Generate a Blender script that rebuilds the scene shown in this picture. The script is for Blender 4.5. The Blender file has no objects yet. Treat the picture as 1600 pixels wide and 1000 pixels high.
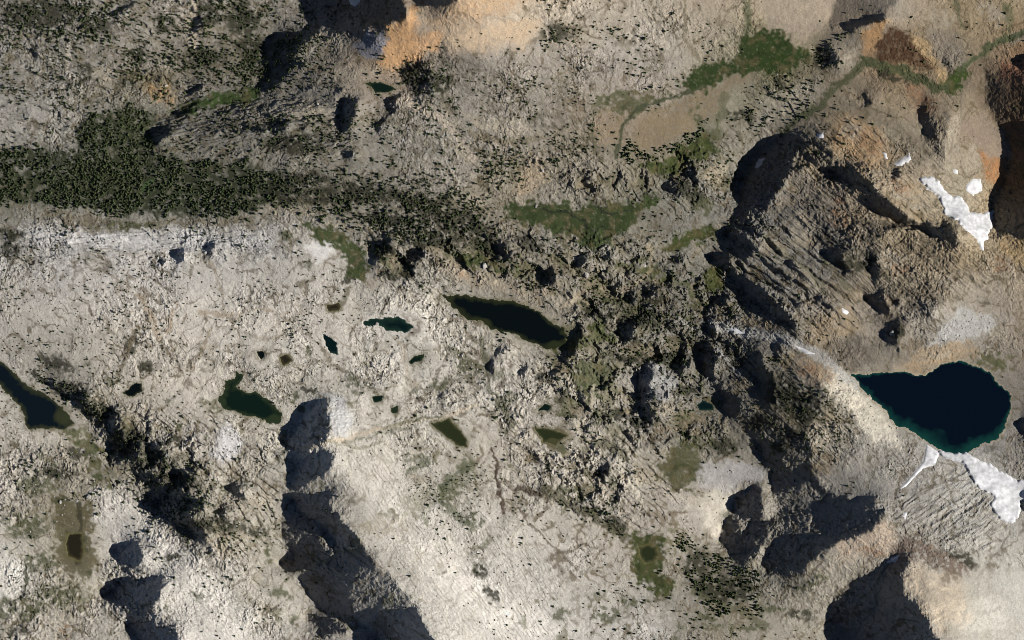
import bpy, math, random
import numpy as np

# ------------------------------------------------------------------ camera, sky, sun
S = 1.5                       # metres per map unit; the map is 1600 x 1000 units
SUN_EL, SUN_TILT = 33.0, 11.0 # degrees; the sun stands to the right, slightly towards the bottom
CAM_H = 16000.0
sc = bpy.context.scene
cam_d = bpy.data.cameras.new('camera')
cam = bpy.data.objects.new('camera', cam_d)
sc.collection.objects.link(cam)
cam.location = (0, 0, CAM_H)
cam.rotation_euler = (0, 0, 0)
cam_d.sensor_width = 36.0
cam_d.lens = 36.0 * CAM_H / (1600 * S)
cam_d.clip_start, cam_d.clip_end = 100.0, 60000.0
sc.camera = cam

world = bpy.data.worlds.new('World')
sc.world = world
world.use_nodes = True
wn = world.node_tree
wn.nodes.clear()
sky = wn.nodes.new('ShaderNodeTexSky')
sky.sky_type = 'NISHITA'
sky.sun_disc = False
sky.sun_elevation = math.radians(SUN_EL)
sky.sun_rotation = math.radians(90 + SUN_TILT)
sky.altitude = 3000
sky.air_density = 0.6
sky.dust_density = 0.1
bg = wn.nodes.new('ShaderNodeBackground')
bg.inputs['Strength'].default_value = 0.05
wo = wn.nodes.new('ShaderNodeOutputWorld')
wn.links.new(sky.outputs[0], bg.inputs['Color'])
wn.links.new(bg.outputs[0], wo.inputs['Surface'])

sun_d = bpy.data.lights.new('sun', 'SUN')
sun_d.energy = 5.0
sun_d.angle = math.radians(0.5)
sun_d.color = (1.0, 0.96, 0.90)
sun = bpy.data.objects.new('sun', sun_d)
sc.collection.objects.link(sun)
from mathutils import Vector
_e, _a = math.radians(SUN_EL), math.radians(SUN_TILT)
to_sun = Vector((math.cos(_e) * math.cos(_a), -math.cos(_e) * math.sin(_a), math.sin(_e)))
sun.rotation_euler = to_sun.to_track_quat('Z', 'Y').to_euler()
sun.location = to_sun * 5000

sc.view_settings.view_transform = 'Standard'
sc.view_settings.look = 'None'
sc.view_settings.gamma = 1.0
sc.view_settings.use_curve_mapping = False
sc.view_settings.exposure = 0.44
sc.cycles.filter_width = 0.9
sc.cycles.max_bounces = 4
sc.cycles.diffuse_bounces = 1

COL = sc.collection
rng = np.random.default_rng(11)
random.seed(5)

# ------------------------------------------------------------------ noise
_T = 512
_ang = rng.random((_T, _T)) * 2 * np.pi
_GX, _GY = np.cos(_ang).astype(np.float32), np.sin(_ang).astype(np.float32)
_JX, _JY = rng.random((_T, _T)).astype(np.float32), rng.random((_T, _T)).astype(np.float32)
_JV = rng.random((_T, _T)).astype(np.float32)

def perlin(x, y, seed=0):
    x = (x + (seed * 37.17 % 256 + 1000.3)).astype(np.float32); y = (y + (seed * 91.73 % 256 + 1000.7)).astype(np.float32)
    fx, fy = np.floor(x), np.floor(y)
    ix, iy = fx.astype(np.int32), fy.astype(np.int32)
    dx, dy = (x - fx).astype(np.float32), (y - fy).astype(np.float32)
    x0, x1, y0, y1 = ix % _T, (ix + 1) % _T, iy % _T, (iy + 1) % _T
    u = dx * dx * dx * (dx * (dx * 6 - 15) + 10); v = dy * dy * dy * (dy * (dy * 6 - 15) + 10)
    a = _GX[y0, x0] * dx + _GY[y0, x0] * dy
    b = _GX[y0, x1] * (dx - 1) + _GY[y0, x1] * dy
    c = _GX[y1, x0] * dx + _GY[y1, x0] * (dy - 1)
    d = _GX[y1, x1] * (dx - 1) + _GY[y1, x1] * (dy - 1)
    return (a + (b - a) * u) * (1 - v) + (c + (d - c) * u) * v

def fbm(x, y, wl, octv=3, seed=0, gain=0.5):
    r, amp, s = 0, 1.0, 0.0
    for o in range(octv):
        r = r + amp * perlin(x / wl, y / wl, seed + o * 7 + 1)
        s += amp; amp *= gain; wl = wl / 2.03
    return r / s * 1.7

def ridged(x, y, wl, octv=3, seed=0):
    r, amp, s = 0, 1.0, 0.0
    for o in range(octv):
        r = r + amp * (1 - 2.6 * np.abs(perlin(x / wl, y / wl, seed + o * 5 + 3)))
        s += amp; amp *= 0.5; wl = wl / 2.1
    return r / s

def worley(x, y, wl, seed=0):
    """distance to nearest and second nearest feature point, and a value for the cell"""
    x = x / wl + seed * 17.3 + 600; y = y / wl + seed * 29.1 + 600
    ix, iy = np.floor(x).astype(np.int32), np.floor(y).astype(np.int32)
    f1 = np.full(x.shape, 9.0, np.float32); f2 = f1.copy(); val = np.zeros(x.shape, np.float32)
    for oy in (-1, 0, 1):
        for ox in (-1, 0, 1):
            jx, jy = (ix + ox) % _T, (iy + oy) % _T
            d = np.hypot(ix + ox + _JX[jy, jx] - x, iy + oy + _JY[jy, jx] - y).astype(np.float32)
            nearer = d < f1
            f2 = np.where(nearer, f1, np.minimum(f2, d))
            val = np.where(nearer, _JV[jy, jx], val)
            f1 = np.where(nearer, d, f1)
    return f1, f2, val

def sstep(x, a, b):
    t = np.clip((x - a) / (b - a), 0, 1)
    return t * t * (3 - 2 * t)

def sdf(poly, X, Y, pad=60.0):
    """signed distance (negative inside) to a polygon, big outside its padded box"""
    P = np.array(poly, np.float32)
    D = np.full(X.shape, 1e4, np.float32)
    m = (X > P[:, 0].min() - pad) & (X < P[:, 0].max() + pad) & (Y > P[:, 1].min() - pad) & (Y < P[:, 1].max() + pad)
    x, y = X[m].astype(np.float32), Y[m].astype(np.float32)
    if x.size == 0: return D
    best = np.full(x.shape, 1e9, np.float32); ins = np.zeros(x.shape, bool)
    Q = np.roll(P, -1, 0)
    for (ax, ay), (bx, by) in zip(P, Q):
        ex, ey = bx - ax, by - ay
        t = np.clip(((x - ax) * ex + (y - ay) * ey) / (ex * ex + ey * ey + 1e-9), 0, 1)
        best = np.minimum(best, (x - ax - t * ex) ** 2 + (y - ay - t * ey) ** 2)
        c = (ay > y) != (by > y)
        xi = ax + (y - ay) * ex / (ey if abs(ey) > 1e-9 else 1e-9)
        ins ^= c & (x < xi)
    d = np.sqrt(best)
    D[m] = np.where(ins, -d, d)
    return D

def line_dist(pts, X, Y, pad=40.0):
    P = np.array(pts, np.float32)
    D = np.full(X.shape, 1e4, np.float32)
    m = (X > P[:, 0].min() - pad) & (X < P[:, 0].max() + pad) & (Y > P[:, 1].min() - pad) & (Y < P[:, 1].max() + pad)
    x, y = X[m].astype(np.float32), Y[m].astype(np.float32)
    best = np.full(x.shape, 1e9, np.float32)
    for (ax, ay), (bx, by) in zip(P[:-1], P[1:]):
        ex, ey = bx - ax, by - ay
        t = np.clip(((x - ax) * ex + (y - ay) * ey) / (ex * ex + ey * ey + 1e-9), 0, 1)
        best = np.minimum(best, (x - ax - t * ex) ** 2 + (y - ay - t * ey) ** 2)
    D[m] = np.sqrt(best)
    return D

# ------------------------------------------------------------------ the map: steep faces turned from the sun
STEEP = [  # (outline, rise towards the sun per unit)
 ([(497,-60),(497,0),(515,13),(523,30),(518,37),(540,50),(557,52),(577,43),(600,43),(633,30),(637,22),(628,5),(640,-60)], .95),
 ([(645,-50),(647,0),(650,9),(690,15),(702,10),(722,0),(740,-50)], .95),
 ([(411,78),(427,53),(468,51),(478,35),(503,25),(496,46),(473,69),(464,90),(441,99),(411,92)], .72),
 ([(418,110),(441,106),(450,99),(496,85),(473,97),(445,122),(432,131),(413,145),(399,138)], .72),
 ([(530,172),(537,156),(558,156),(553,184),(542,207),(528,198)], 1.0),
 ([(468,136),(487,131),(484,140),(473,143)], 1.0),
 ([(519,147),(537,138),(533,152)], 1.0),
 ([(231,209),(248,198),(266,200),(254,221),(238,225)], 1.0),
 ([(268,175),(317,163),(289,179),(271,186)], .9),
 ([(291,136),(312,126),(312,136),(294,145)], .9),
 ([(173,23),(200,0),(206,3),(180,30)], .9),
 ([(528,237),(548,233),(553,243),(535,250)], .8),
 ([(1154,302),(1155,282),(1166,272),(1178,244),(1200,226),(1220,219),(1244,216),(1264,222),(1248,236),(1232,250),(1240,270),(1224,286),(1210,308),(1200,330),(1184,328),(1160,318)], .95),
 ([(1294,266),(1326,260),(1340,272),(1358,288),(1380,314),(1420,342),(1433,352),(1477,354),(1497,377),(1490,384),(1453,371),(1420,356),(1380,338),(1364,322),(1350,296),(1306,282)], 1.1),
 ([(1388,277),(1400,264),(1403,276)], 1.1),
 ([(1640,180),(1600,192),(1580,210),(1580,240),(1573,267),(1570,293),(1555,313),(1553,334),(1550,356),(1555,368),(1575,368),(1600,378),(1640,385),(1700,300)], .72),
 ([(1600,83),(1588,97),(1600,112),(1625,110),(1625,83)], .9),
 ([(1317,37),(1345,28),(1383,22),(1378,32),(1345,40),(1325,52)], .9),
 ([(1273,75),(1295,70),(1310,95),(1307,110),(1285,105)], .55),
 ([(1112,401),(1126,395),(1136,396),(1140,407),(1138,415),(1151,425),(1168,439),(1182,449),(1199,464),(1216,478),(1233,492),(1206,497),(1192,480),(1175,466),(1158,447),(1136,429),(1121,415)], 1.15),
 ([(1136,361),(1151,359),(1165,366),(1175,386),(1175,396),(1162,381),(1148,376),(1136,369)], 1.1),
 ([(1131,388),(1148,384),(1160,393),(1175,403),(1182,408),(1162,401),(1148,398)], 1.1),
 ([(1112,471),(1116,463),(1133,463),(1133,474),(1136,483),(1155,493),(1124,480)], 1.1),
 ([(1284,396),(1291,393),(1311,396),(1316,410),(1335,425),(1306,420),(1291,405)], 1.0),
 ([(1160,338),(1175,340),(1185,369),(1175,367)], .9),
 ([(1102,509),(1114,506),(1116,517),(1112,529),(1104,522)], 1.2),
 ([(1094,555),(1099,534),(1114,544),(1122,553),(1117,563),(1114,585),(1121,592),(1114,600),(1099,580),(1095,566)], 1.1),
 ([(1179,558),(1189,558),(1196,575),(1201,592),(1209,606),(1211,634),(1202,631),(1190,612),(1182,599),(1179,578)], 1.1),
 ([(1117,629),(1128,609),(1138,609),(1143,619),(1155,631),(1153,648),(1138,651),(1126,640)], 1.1),
 ([(1150,780),(1182,760),(1186,770),(1184,791),(1190,799),(1184,814),(1163,814),(1150,803)], 1.0),
 ([(1127,827),(1138,808),(1152,816),(1159,831),(1188,816),(1213,808),(1218,820),(1201,833),(1192,850),(1184,864),(1169,883),(1150,883),(1134,866),(1127,850)], .66),
 ([(1209,734),(1247,738),(1268,734),(1279,759),(1310,774),(1331,780),(1356,776),(1373,793),(1377,803),(1367,816),(1352,833),(1327,839),(1302,850),(1281,864),(1260,885),(1247,900),(1201,900),(1184,883),(1205,871),(1234,852),(1268,839),(1289,835),(1293,824),(1289,803),(1285,782),(1268,761),(1253,755),(1226,770),(1209,770)], .71),
 ([(1180,694),(1205,690),(1226,711),(1218,726),(1195,717)], .9),
 ([(1400,864),(1417,874),(1403,897),(1407,920),(1430,950),(1447,967),(1463,1000),(1480,1060),(1320,1060),(1333,1000),(1347,974),(1367,954),(1370,927),(1380,894)], .9),
 ([(453,768),(468,724),(502,709),(521,706),(518,727),(493,749),(462,768)], .95),
 ([(453,777),(502,772),(509,783),(524,805),(561,839),(574,861),(524,857),(518,845),(493,814),(471,805)], .95),
 ([(440,814),(493,814),(505,857),(462,861),(440,848)], .58),
 ([(434,879),(471,864),(518,862),(505,876),(468,895),(443,895)], .9),
 ([(465,904),(508,876),(524,867),(577,864),(589,888),(552,907),(549,957),(543,981),(505,963),(487,938)], .67),
 ([(589,988),(623,963),(648,947),(676,1000),(700,1060),(586,1060)], 1.0),
 ([(474,966),(493,960),(546,988),(502,997)], .7),
 ([(510,617),(508,640),(517,667),(508,690),(477,704),(447,704),(440,690),(460,660),(480,644)], .9),
 ([(961,519),(970,504),(993,501),(993,517),(989,533),(980,531)], 1.1),
 ([(979,452),(989,452),(995,470),(988,475),(979,466)], 1.1),
 ([(1006,448),(1020,452),(1031,465),(1011,463)], 1.0),
 ([(851,420),(860,412),(867,430),(862,445),(851,441)], 1.1),
 ([(878,547),(899,515),(903,529),(901,551),(890,560)], 1.0),
 ([(993,587),(1007,579),(1020,581),(1013,601),(1027,617),(1013,634),(1027,660),(1007,660),(997,644),(1000,617)], 1.1),
 ([(1047,574),(1063,554),(1077,564),(1060,590)], 1.0),
 ([(630,407),(657,391),(660,397),(633,420)], .9),
 ([(575,380),(588,376),(590,415),(578,410)], .8),
 ([(770,384),(780,378),(797,392),(795,402),(772,398)], .9),
 ([(591,377),(613,375),(610,398),(593,400)], .8),
 ([(683,619),(690,612),(703,610),(690,617),(689,628)], 1.0),
 ([(760,572),(768,565),(773,580),(771,590)], 1.0),
 ([(167,653),(178,637),(187,644),(190,667),(174,667)], 1.0),
 ([(238,789),(252,777),(275,754),(284,777),(318,777),(312,796),(300,805),(284,814),(266,812),(247,807)], .95),
 ([(284,814),(300,812),(323,837),(321,846),(300,842)], .95),
 ([(213,740),(247,738),(259,754),(229,759)], .9),
 ([(164,687),(192,687),(224,690),(213,717),(176,727)], .7),
 ([(309,724),(318,729),(330,743),(318,740)], 1.0),
 ([(353,766),(371,759),(385,782)], 1.0),
 ([(180,860),(207,844),(220,860),(223,880),(200,887),(183,880)], .95),
 ([(163,934),(187,910),(243,904),(257,914),(247,934),(233,954),(213,950),(167,940)], .95),
 ([(193,967),(233,964),(277,987),(277,1030),(233,1030)], .8),
 ([(267,392),(276,388),(287,395),(283,412),(272,410)], 1.2),
 ([(247,407),(257,405),(256,414),(250,414)], 1.1),
 ([(317,378),(330,378),(333,397),(322,401)], 1.0),
 ([(1350,461),(1377,457),(1380,481),(1393,494),(1367,487)], 1.0),
 ([(1390,501),(1403,507),(1393,534),(1403,554),(1380,527)], 1.0),
 ([(1200,479),(1215,480),(1243,512),(1232,514)], .9),
 ([(1207,537),(1223,536),(1213,567)], .9),
 ([(1577,664),(1600,654),(1620,660),(1610,680)], .9),
 ([(1592,767),(1610,760),(1610,814),(1600,812)], .9),
 ([(1350,395),(1362,392),(1372,430),(1366,442)], .8),
 ([(63,600),(80,595),(103,618),(100,627)], .8),
 ([(230,120),(250,122),(248,130),(232,128)], .6),
 ([(225,700),(250,690),(262,715),(240,728)], .8), ([(262,735),(300,732),(305,750),(275,752)], .8), ([(125,640),(150,640),(160,660),(135,662)], .8), ([(330,800),(350,790),(352,815)], .9), ([(100,615),(125,612),(140,632),(118,634)], .8),
 ([(758,575),(775,548),(790,545),(770,560),(768,590)], 1.0), ([(806,585),(815,570),(824,575),(815,590)], 1.0), ([(858,582),(868,572),(875,580),(865,590)], 1.0), ([(900,620),(908,612),(912,626),(903,630)], 1.0), ([(880,655),(890,650),(893,662),(883,664)], 1.0), ([(905,668),(925,662),(920,676)], .9),
 ([(975,740),(985,735),(985,750),(977,750)], .9), ([(930,735),(948,728),(955,742),(938,746)], .9), ([(810,672),(822,668),(822,680)], .9), ([(600,160),(615,152),(618,175),(606,180)], .7), ([(585,190),(597,183),(598,205),(588,208)], .7), ([(640,100),(662,98),(664,112),(644,118)], .45), ([(655,125),(672,122),(672,150),(660,150)], .45),
 ([(300,30),(312,22),(312,45),(302,48)], .7), ([(45,80),(55,76),(58,92),(48,94)], .8), ([(420,195),(450,188),(446,202),(425,206)], .7), ([(385,205),(410,200),(402,212)], .7), ([(460,200),(478,195),(474,210)], .7),
 ([(905,285),(925,288),(945,300),(915,296)], .8), ([(1030,290),(1050,292),(1075,310),(1045,304)], .8), ([(1060,268),(1080,272),(1095,285),(1070,282)], .8), ([(1040,402),(1060,398),(1066,410),(1048,414)], .8), ([(940,395),(952,390),(955,402),(943,404)], .8), ([(897,408),(910,402),(912,415),(900,418)], .9),
 ([(1220,410),(1235,405),(1262,440),(1250,445)], .6), ([(1260,465),(1280,462),(1300,490),(1285,492)], .6), ([(1430,175),(1445,170),(1465,215),(1452,218)], .7), ([(1340,150),(1352,146),(1362,165),(1350,168)], .7), ([(1470,95),(1480,90),(1492,108),(1480,110)], .5),
 # half-lit slopes, the sun grazing them
 ([(1313,-40),(1400,-40),(1400,0),(1383,22),(1345,28),(1317,37),(1290,45),(1300,20)], .36),
 ([(1244,216),(1276,222),(1300,246),(1294,268),(1268,260),(1240,270),(1232,250)], .58),
 ([(1240,272),(1290,275),(1345,300),(1410,350),(1330,390),(1230,340),(1205,325)], .34),
 ([(1150,395),(1200,400),(1260,470),(1240,490),(1180,445)], .36),
 ([(1120,505),(1180,530),(1190,555),(1175,600),(1150,590),(1120,545)], .45),
 ([(1120,555),(1150,585),(1165,605),(1120,600)], .52),
 ([(1145,610),(1185,610),(1215,640),(1260,690),(1270,730),(1210,730),(1180,690),(1150,650)], .42),
 ([(1200,560),(1260,570),(1290,620),(1260,650),(1215,630)], .42),
 ([(1540,112),(1600,115),(1600,192),(1580,208),(1560,195),(1540,160)], .5),
 ([(552,907),(589,888),(640,930),(640,945),(610,970),(590,985),(545,985)], .5),
 ([(1385,460),(1460,470),(1450,498),(1395,495)], .42),
 ([(1440,145),(1480,180),(1470,260),(1440,220)], .36),
 ([(1209,770),(1253,755),(1285,782),(1293,824),(1268,839),(1234,852),(1205,871),(1192,850),(1218,820),(1213,800)], .56),
 ([(1390,895),(1370,927),(1350,970),(1330,1000),(1290,960),(1330,900)], .4),
 ([(620,105),(670,95),(680,150),(640,160)], .42),
 ([(400,140),(480,110),(530,130),(520,170),(420,180)], .3),
 ([(240,185),(330,165),(420,160),(430,200),(300,215)], .3),
]
SUNNY = [  # faces turned to the sun (rise towards the sun, negative)
 ([(525,700),(600,690),(720,850),(800,1000),(690,1000),(660,950),(590,870)], -.24),
 ([(1450,890),(1560,870),(1640,900),(1640,1040),(1500,1040),(1440,950)], -.22),
 ([(515,615),(550,650),(545,685),(520,690)], -.5),
 ([(353,660),(376,676),(383,697),(358,720),(340,690)], -.35),
 ([(1020,570),(1045,575),(1058,600),(1045,625),(1025,612)], -.5),
 ([(1285,597),(1303,571),(1353,617),(1400,664),(1410,700),(1360,690)], -.3),
 ([(1410,760),(1490,720),(1590,790),(1540,860),(1400,800)], -.16),
 ([(1320,845),(1385,810),(1400,850),(1300,940),(1270,890)], -.2),
 ([(1370,300),(1430,290),(1480,340),(1440,350),(1400,325)], -.3),
 ([(590,60),(690,55),(680,85),(600,100)], -.35),
 ([(995,535),(1000,505),(1030,535),(1010,550)], -.4),
 ([(165,892),(228,890),(245,900),(190,905),(165,925)], -.35),
 ([(165,955),(215,958),(235,962),(190,968),(160,985)], -.3),
 ([(440,712),(462,708),(458,735),(448,765),(436,760)], -.2),
 ([(452,769),(500,755),(512,762),(500,771),(455,776)], -.3),
]
LAKES = [  # outline, kind, label
 ([(-60,520),(0,564),(13,574),(30,594),(57,611),(77,624),(90,634),(104,645),(114,664),(95,671),(72,670),(57,672),(38,667),(37,644),(20,624),(0,604),(-60,575)], 'navy', 'dark narrow lake cut off by the left edge of the picture'),
 ([(690,462),(713,461),(733,464),(760,467),(800,470),(833,481),(857,501),(880,514),(887,527),(877,544),(850,544),(820,531),(800,521),(767,514),(750,501),(733,501),(713,484)], 'black', 'long black tapered lake in the middle of the granite basin'),
 ([(565,501),(587,497),(600,501),(602,496),(620,494),(627,497),(640,504),(648,512),(633,522),(617,517),(607,517),(600,512),(590,506),(583,511),(570,511)], 'teal', 'small dark teal lobed lake left of the long black lake'),
 ([(503,521),(517,527),(527,537),(528,554),(515,550),(510,540)], 'teal', 'small slanting dark pond left of the teal lobed lake'),
 ([(398,550),(417,545),(417,557),(407,565)], 'black', 'tiny black pond on the pale granite plateau'),
 ([(437,557),(446,553),(457,563),(443,571)], 'brown', 'tiny brown pond beside the tiny black pond'),
 ([(350,594),(363,591),(370,582),(380,587),(373,601),(367,604),(383,614),(400,612),(420,627),(443,650),(435,662),(400,653),(373,644),(347,637),(340,620),(350,614)], 'green', 'ragged dark green lake above the pale grey dome'),
 ([(193,614),(207,601),(220,599),(222,611),(207,619)], 'black', 'small oval dark pond on the left of the plateau'),
 ([(638,564),(647,556),(663,552),(660,564),(643,569)], 'green', 'small green pond below the teal lobed lake'),
 ([(580,620),(600,615),(598,630),(583,630)], 'green', 'tiny green pond right of the grey pyramid dome'),
 ([(612,637),(622,633),(622,645),(612,645)], 'green', 'tiny dark green pond above the pale tan gully'),
 ([(835,644),(850,631),(863,634),(860,642),(840,647)], 'green', 'small green tarn among the knobs below the long lake'),
 ([(835,670),(853,669),(887,680),(867,694),(850,690)], 'olive', 'olive green tarn with grassy rim at the basin centre'),
 ([(1089,634),(1099,626),(1112,631),(1116,640),(1105,642),(1094,640)], 'teal', 'small teal tarn at the foot of the dark grey ridge'),
 ([(572,130),(593,128),(620,140),(607,145),(587,145)], 'green', 'dark green tarn under the orange cliff'),
 ([(1330,584),(1347,586),(1387,581),(1413,582),(1440,587),(1460,577),(1477,567),(1500,564),(1520,571),(1547,584),(1560,601),(1577,617),(1577,641),(1570,664),(1557,687),(1533,694),(1510,705),(1493,709),(1470,705),(1453,694),(1433,680),(1413,667),(1400,664),(1373,634),(1353,614),(1340,597)], 'deep', 'large deep blue lake with teal rim at the right'),
 ([(1000,857),(1012,852),(1025,855),(1029,868),(1020,878),(1006,880),(1000,870)], 'olive', 'shallow olive pond in the green hollow at lower right'),
 ([(100,850),(108,835),(125,835),(128,860),(123,877),(105,870)], 'brown', 'brown marsh pond in the lower left meadow'),
 ([(672,662),(700,655),(715,668),(730,690),(730,699),(717,697),(692,678)], 'olive', 'grassy olive pond beside the pale tan gully'),
 ([(510,477),(528,474),(532,484),(513,488)], 'brown', 'small brown pool at the top of the granite plateau'),
]
SNOW = [
 ([(1398,257),(1410,247),(1418,245),(1420,237),(1423,250),(1407,259)], 'small white snow patch high on the brown peak'),
 ([(1379,239),(1383,239),(1387,248),(1383,248)], 'tiny snow sliver left of the small patch on the brown peak'),
 ([(1437,280),(1443,277),(1463,283),(1477,300),(1487,310),(1500,310),(1510,323),(1512,335),(1530,334),(1550,332),(1550,350),(1543,357),(1540,374),(1533,376),(1534,388),(1526,376),(1508,356),(1490,340),(1478,334),(1470,318),(1468,305),(1450,292)], 'broad branching snowfield on the brown peak'),
 ([(1510,290),(1520,280),(1533,280),(1535,297),(1520,305),(1510,297)], 'rounded snow patch right of the branching snowfield'),
 ([(1489,265),(1497,266),(1496,272),(1490,270)], 'tiny snow spot above the branching snowfield'),
 ([(1465,706),(1485,708),(1507,706),(1520,715),(1547,729),(1567,739),(1587,755),(1600,750),(1620,755),(1615,775),(1592,782),(1590,800),(1582,816),(1568,815),(1550,792),(1553,772),(1530,762),(1517,744),(1508,727),(1500,719),(1480,716)], 'long curving snowfield along the lower shore of the blue lake'),
 ([(1447,694),(1466,707),(1459,725),(1440,731),(1413,759),(1404,763),(1430,735),(1442,720)], 'narrow snow strand slanting down from the lower lake shore'),
 ([(1133,511),(1150,514),(1164,521),(1148,520)], 'thin white snow streak on the left end of the grey crest'),
 ([(1243,541),(1256,546),(1272,553),(1258,552)], 'thin white snow streak on the right end of the grey crest'),
 ([(1315,482),(1325,486),(1322,491),(1315,488)], 'tiny snow dot on the tan slope above the blue lake'),
 ([(1225,448),(1233,451),(1241,457),(1233,456)], 'short snow dash in the striped rock gully'),
 ([(1180,261),(1189,248),(1199,245),(1192,255),(1184,262)], 'bluish snow scrap inside the large peak shadow'),
 ([(1277,210),(1287,207),(1286,215),(1279,215)], 'bluish snow scrap at the top of the peak shadow'),
 ([(1385,878),(1393,871),(1403,867),(1397,876)], 'small snow scrap on the ridge above the bottom shadow'),
 ([(1406,808),(1411,800),(1415,801),(1412,809)], 'small snow scrap on the ridge saddle'),
 ([(545,-6),(560,-6),(562,3),(553,9),(546,4)], 'bluish snow scrap in the shadow at the top edge'),
]
MEADOWS = [  # outline, colour, label
 ([(790,318),(820,316),(850,320),(880,318),(900,325),(930,322),(960,320),(985,315),(1010,308),(1030,310),(1028,320),(1000,332),(985,345),(965,365),(955,385),(930,386),(905,380),(880,368),(850,358),(820,345),(795,338)], (56,66,36), 'bright green wet meadow with winding streams at the centre'),
 ([(1065,130),(1085,110),(1120,100),(1160,85),(1165,55),(1190,48),(1230,55),(1250,75),(1265,90),(1240,105),(1200,112),(1180,108),(1165,112),(1130,122),(1100,140),(1070,140)], (48,62,28), 'dark green valley meadow beside the tan hill at the top'),
 ([(935,150),(960,145),(1000,148),(1040,150),(1030,160),(1005,168),(985,185),(970,175),(950,165),(935,165)], (84,84,56), 'olive meadow above the two tan hills'),
 ([(1000,264),(1040,250),(1075,228),(1100,210),(1115,210),(1118,235),(1095,245),(1060,265),(1020,271)], (70,74,42), 'green strip meadow below the tan hill tree row'),
 ([(1040,387),(1060,375),(1090,358),(1112,348),(1122,358),(1105,372),(1080,380),(1060,391)], (66,72,36), 'small green meadow left of the striped rock'),
 ([(1100,440),(1112,418),(1130,422),(1133,440),(1120,455),(1106,458)], (74,74,42), 'small olive meadow under the striped rock'),
 ([(900,560),(925,560),(945,570),(960,575),(950,600),(935,625),(925,650),(920,640),(910,610),(895,580)], (82,84,54), 'stony olive meadow below the right end of the long lake'),
 ([(1030,737),(1040,710),(1083,687),(1100,717),(1090,744),(1090,764),(1047,764)], (88,83,60), 'brownish meadow left of the grey scree fan'),
 ([(977,840),(1007,834),(1027,844),(1037,860),(1033,877),(1030,900),(1053,914),(1045,925),(1033,927),(1013,914),(997,907),(992,887),(993,867)], (68,72,38), 'green hollow meadow round the shallow olive pond'),
 ([(80,765),(100,775),(145,790),(145,850),(150,890),(140,905),(110,905),(90,880),(85,850)], (88,80,57), 'brown marsh meadow at the lower left'),
 ([(473,347),(510,354),(533,371),(560,377),(573,397),(567,434),(540,434),(547,407),(517,381),(487,364)], (66,74,44), 'green meadow arm beside the white talus'),
 ([(1473,130),(1490,107),(1507,107),(1517,117),(1493,140),(1477,143)], (62,76,34), 'small bright green meadow at the top right'),
 ([(700,395),(740,398),(790,415),(800,425),(770,418),(715,407)], (68,74,44), 'thin green meadow strip above the long lake'),
 ([(268,172),(290,163),(333,150),(400,141),(402,154),(340,162),(290,176)], (58,72,36), 'dark green meadow strip in the upper left gorge'),
 ([(1520,560),(1555,552),(1575,565),(1565,585),(1545,580)], (86,84,54), 'small green flat on the upper right shore of the blue lake'),
 ([(855,540),(890,530),(925,520),(915,505),(940,500),(960,530),(925,535),(895,548)], (78,80,48), 'green flat at the right end of the long lake'),
 ([(95,672),(115,665),(130,680),(150,690),(160,730),(165,765),(150,760),(140,720),(110,690)], (84,84,52), 'green marshy strip below the left lake'),
 ([(970,405),(1000,410),(1040,425),(1050,435),(1020,432),(985,420)], (84,84,52), 'small olive glade between the granite knobs'),
]
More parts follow.
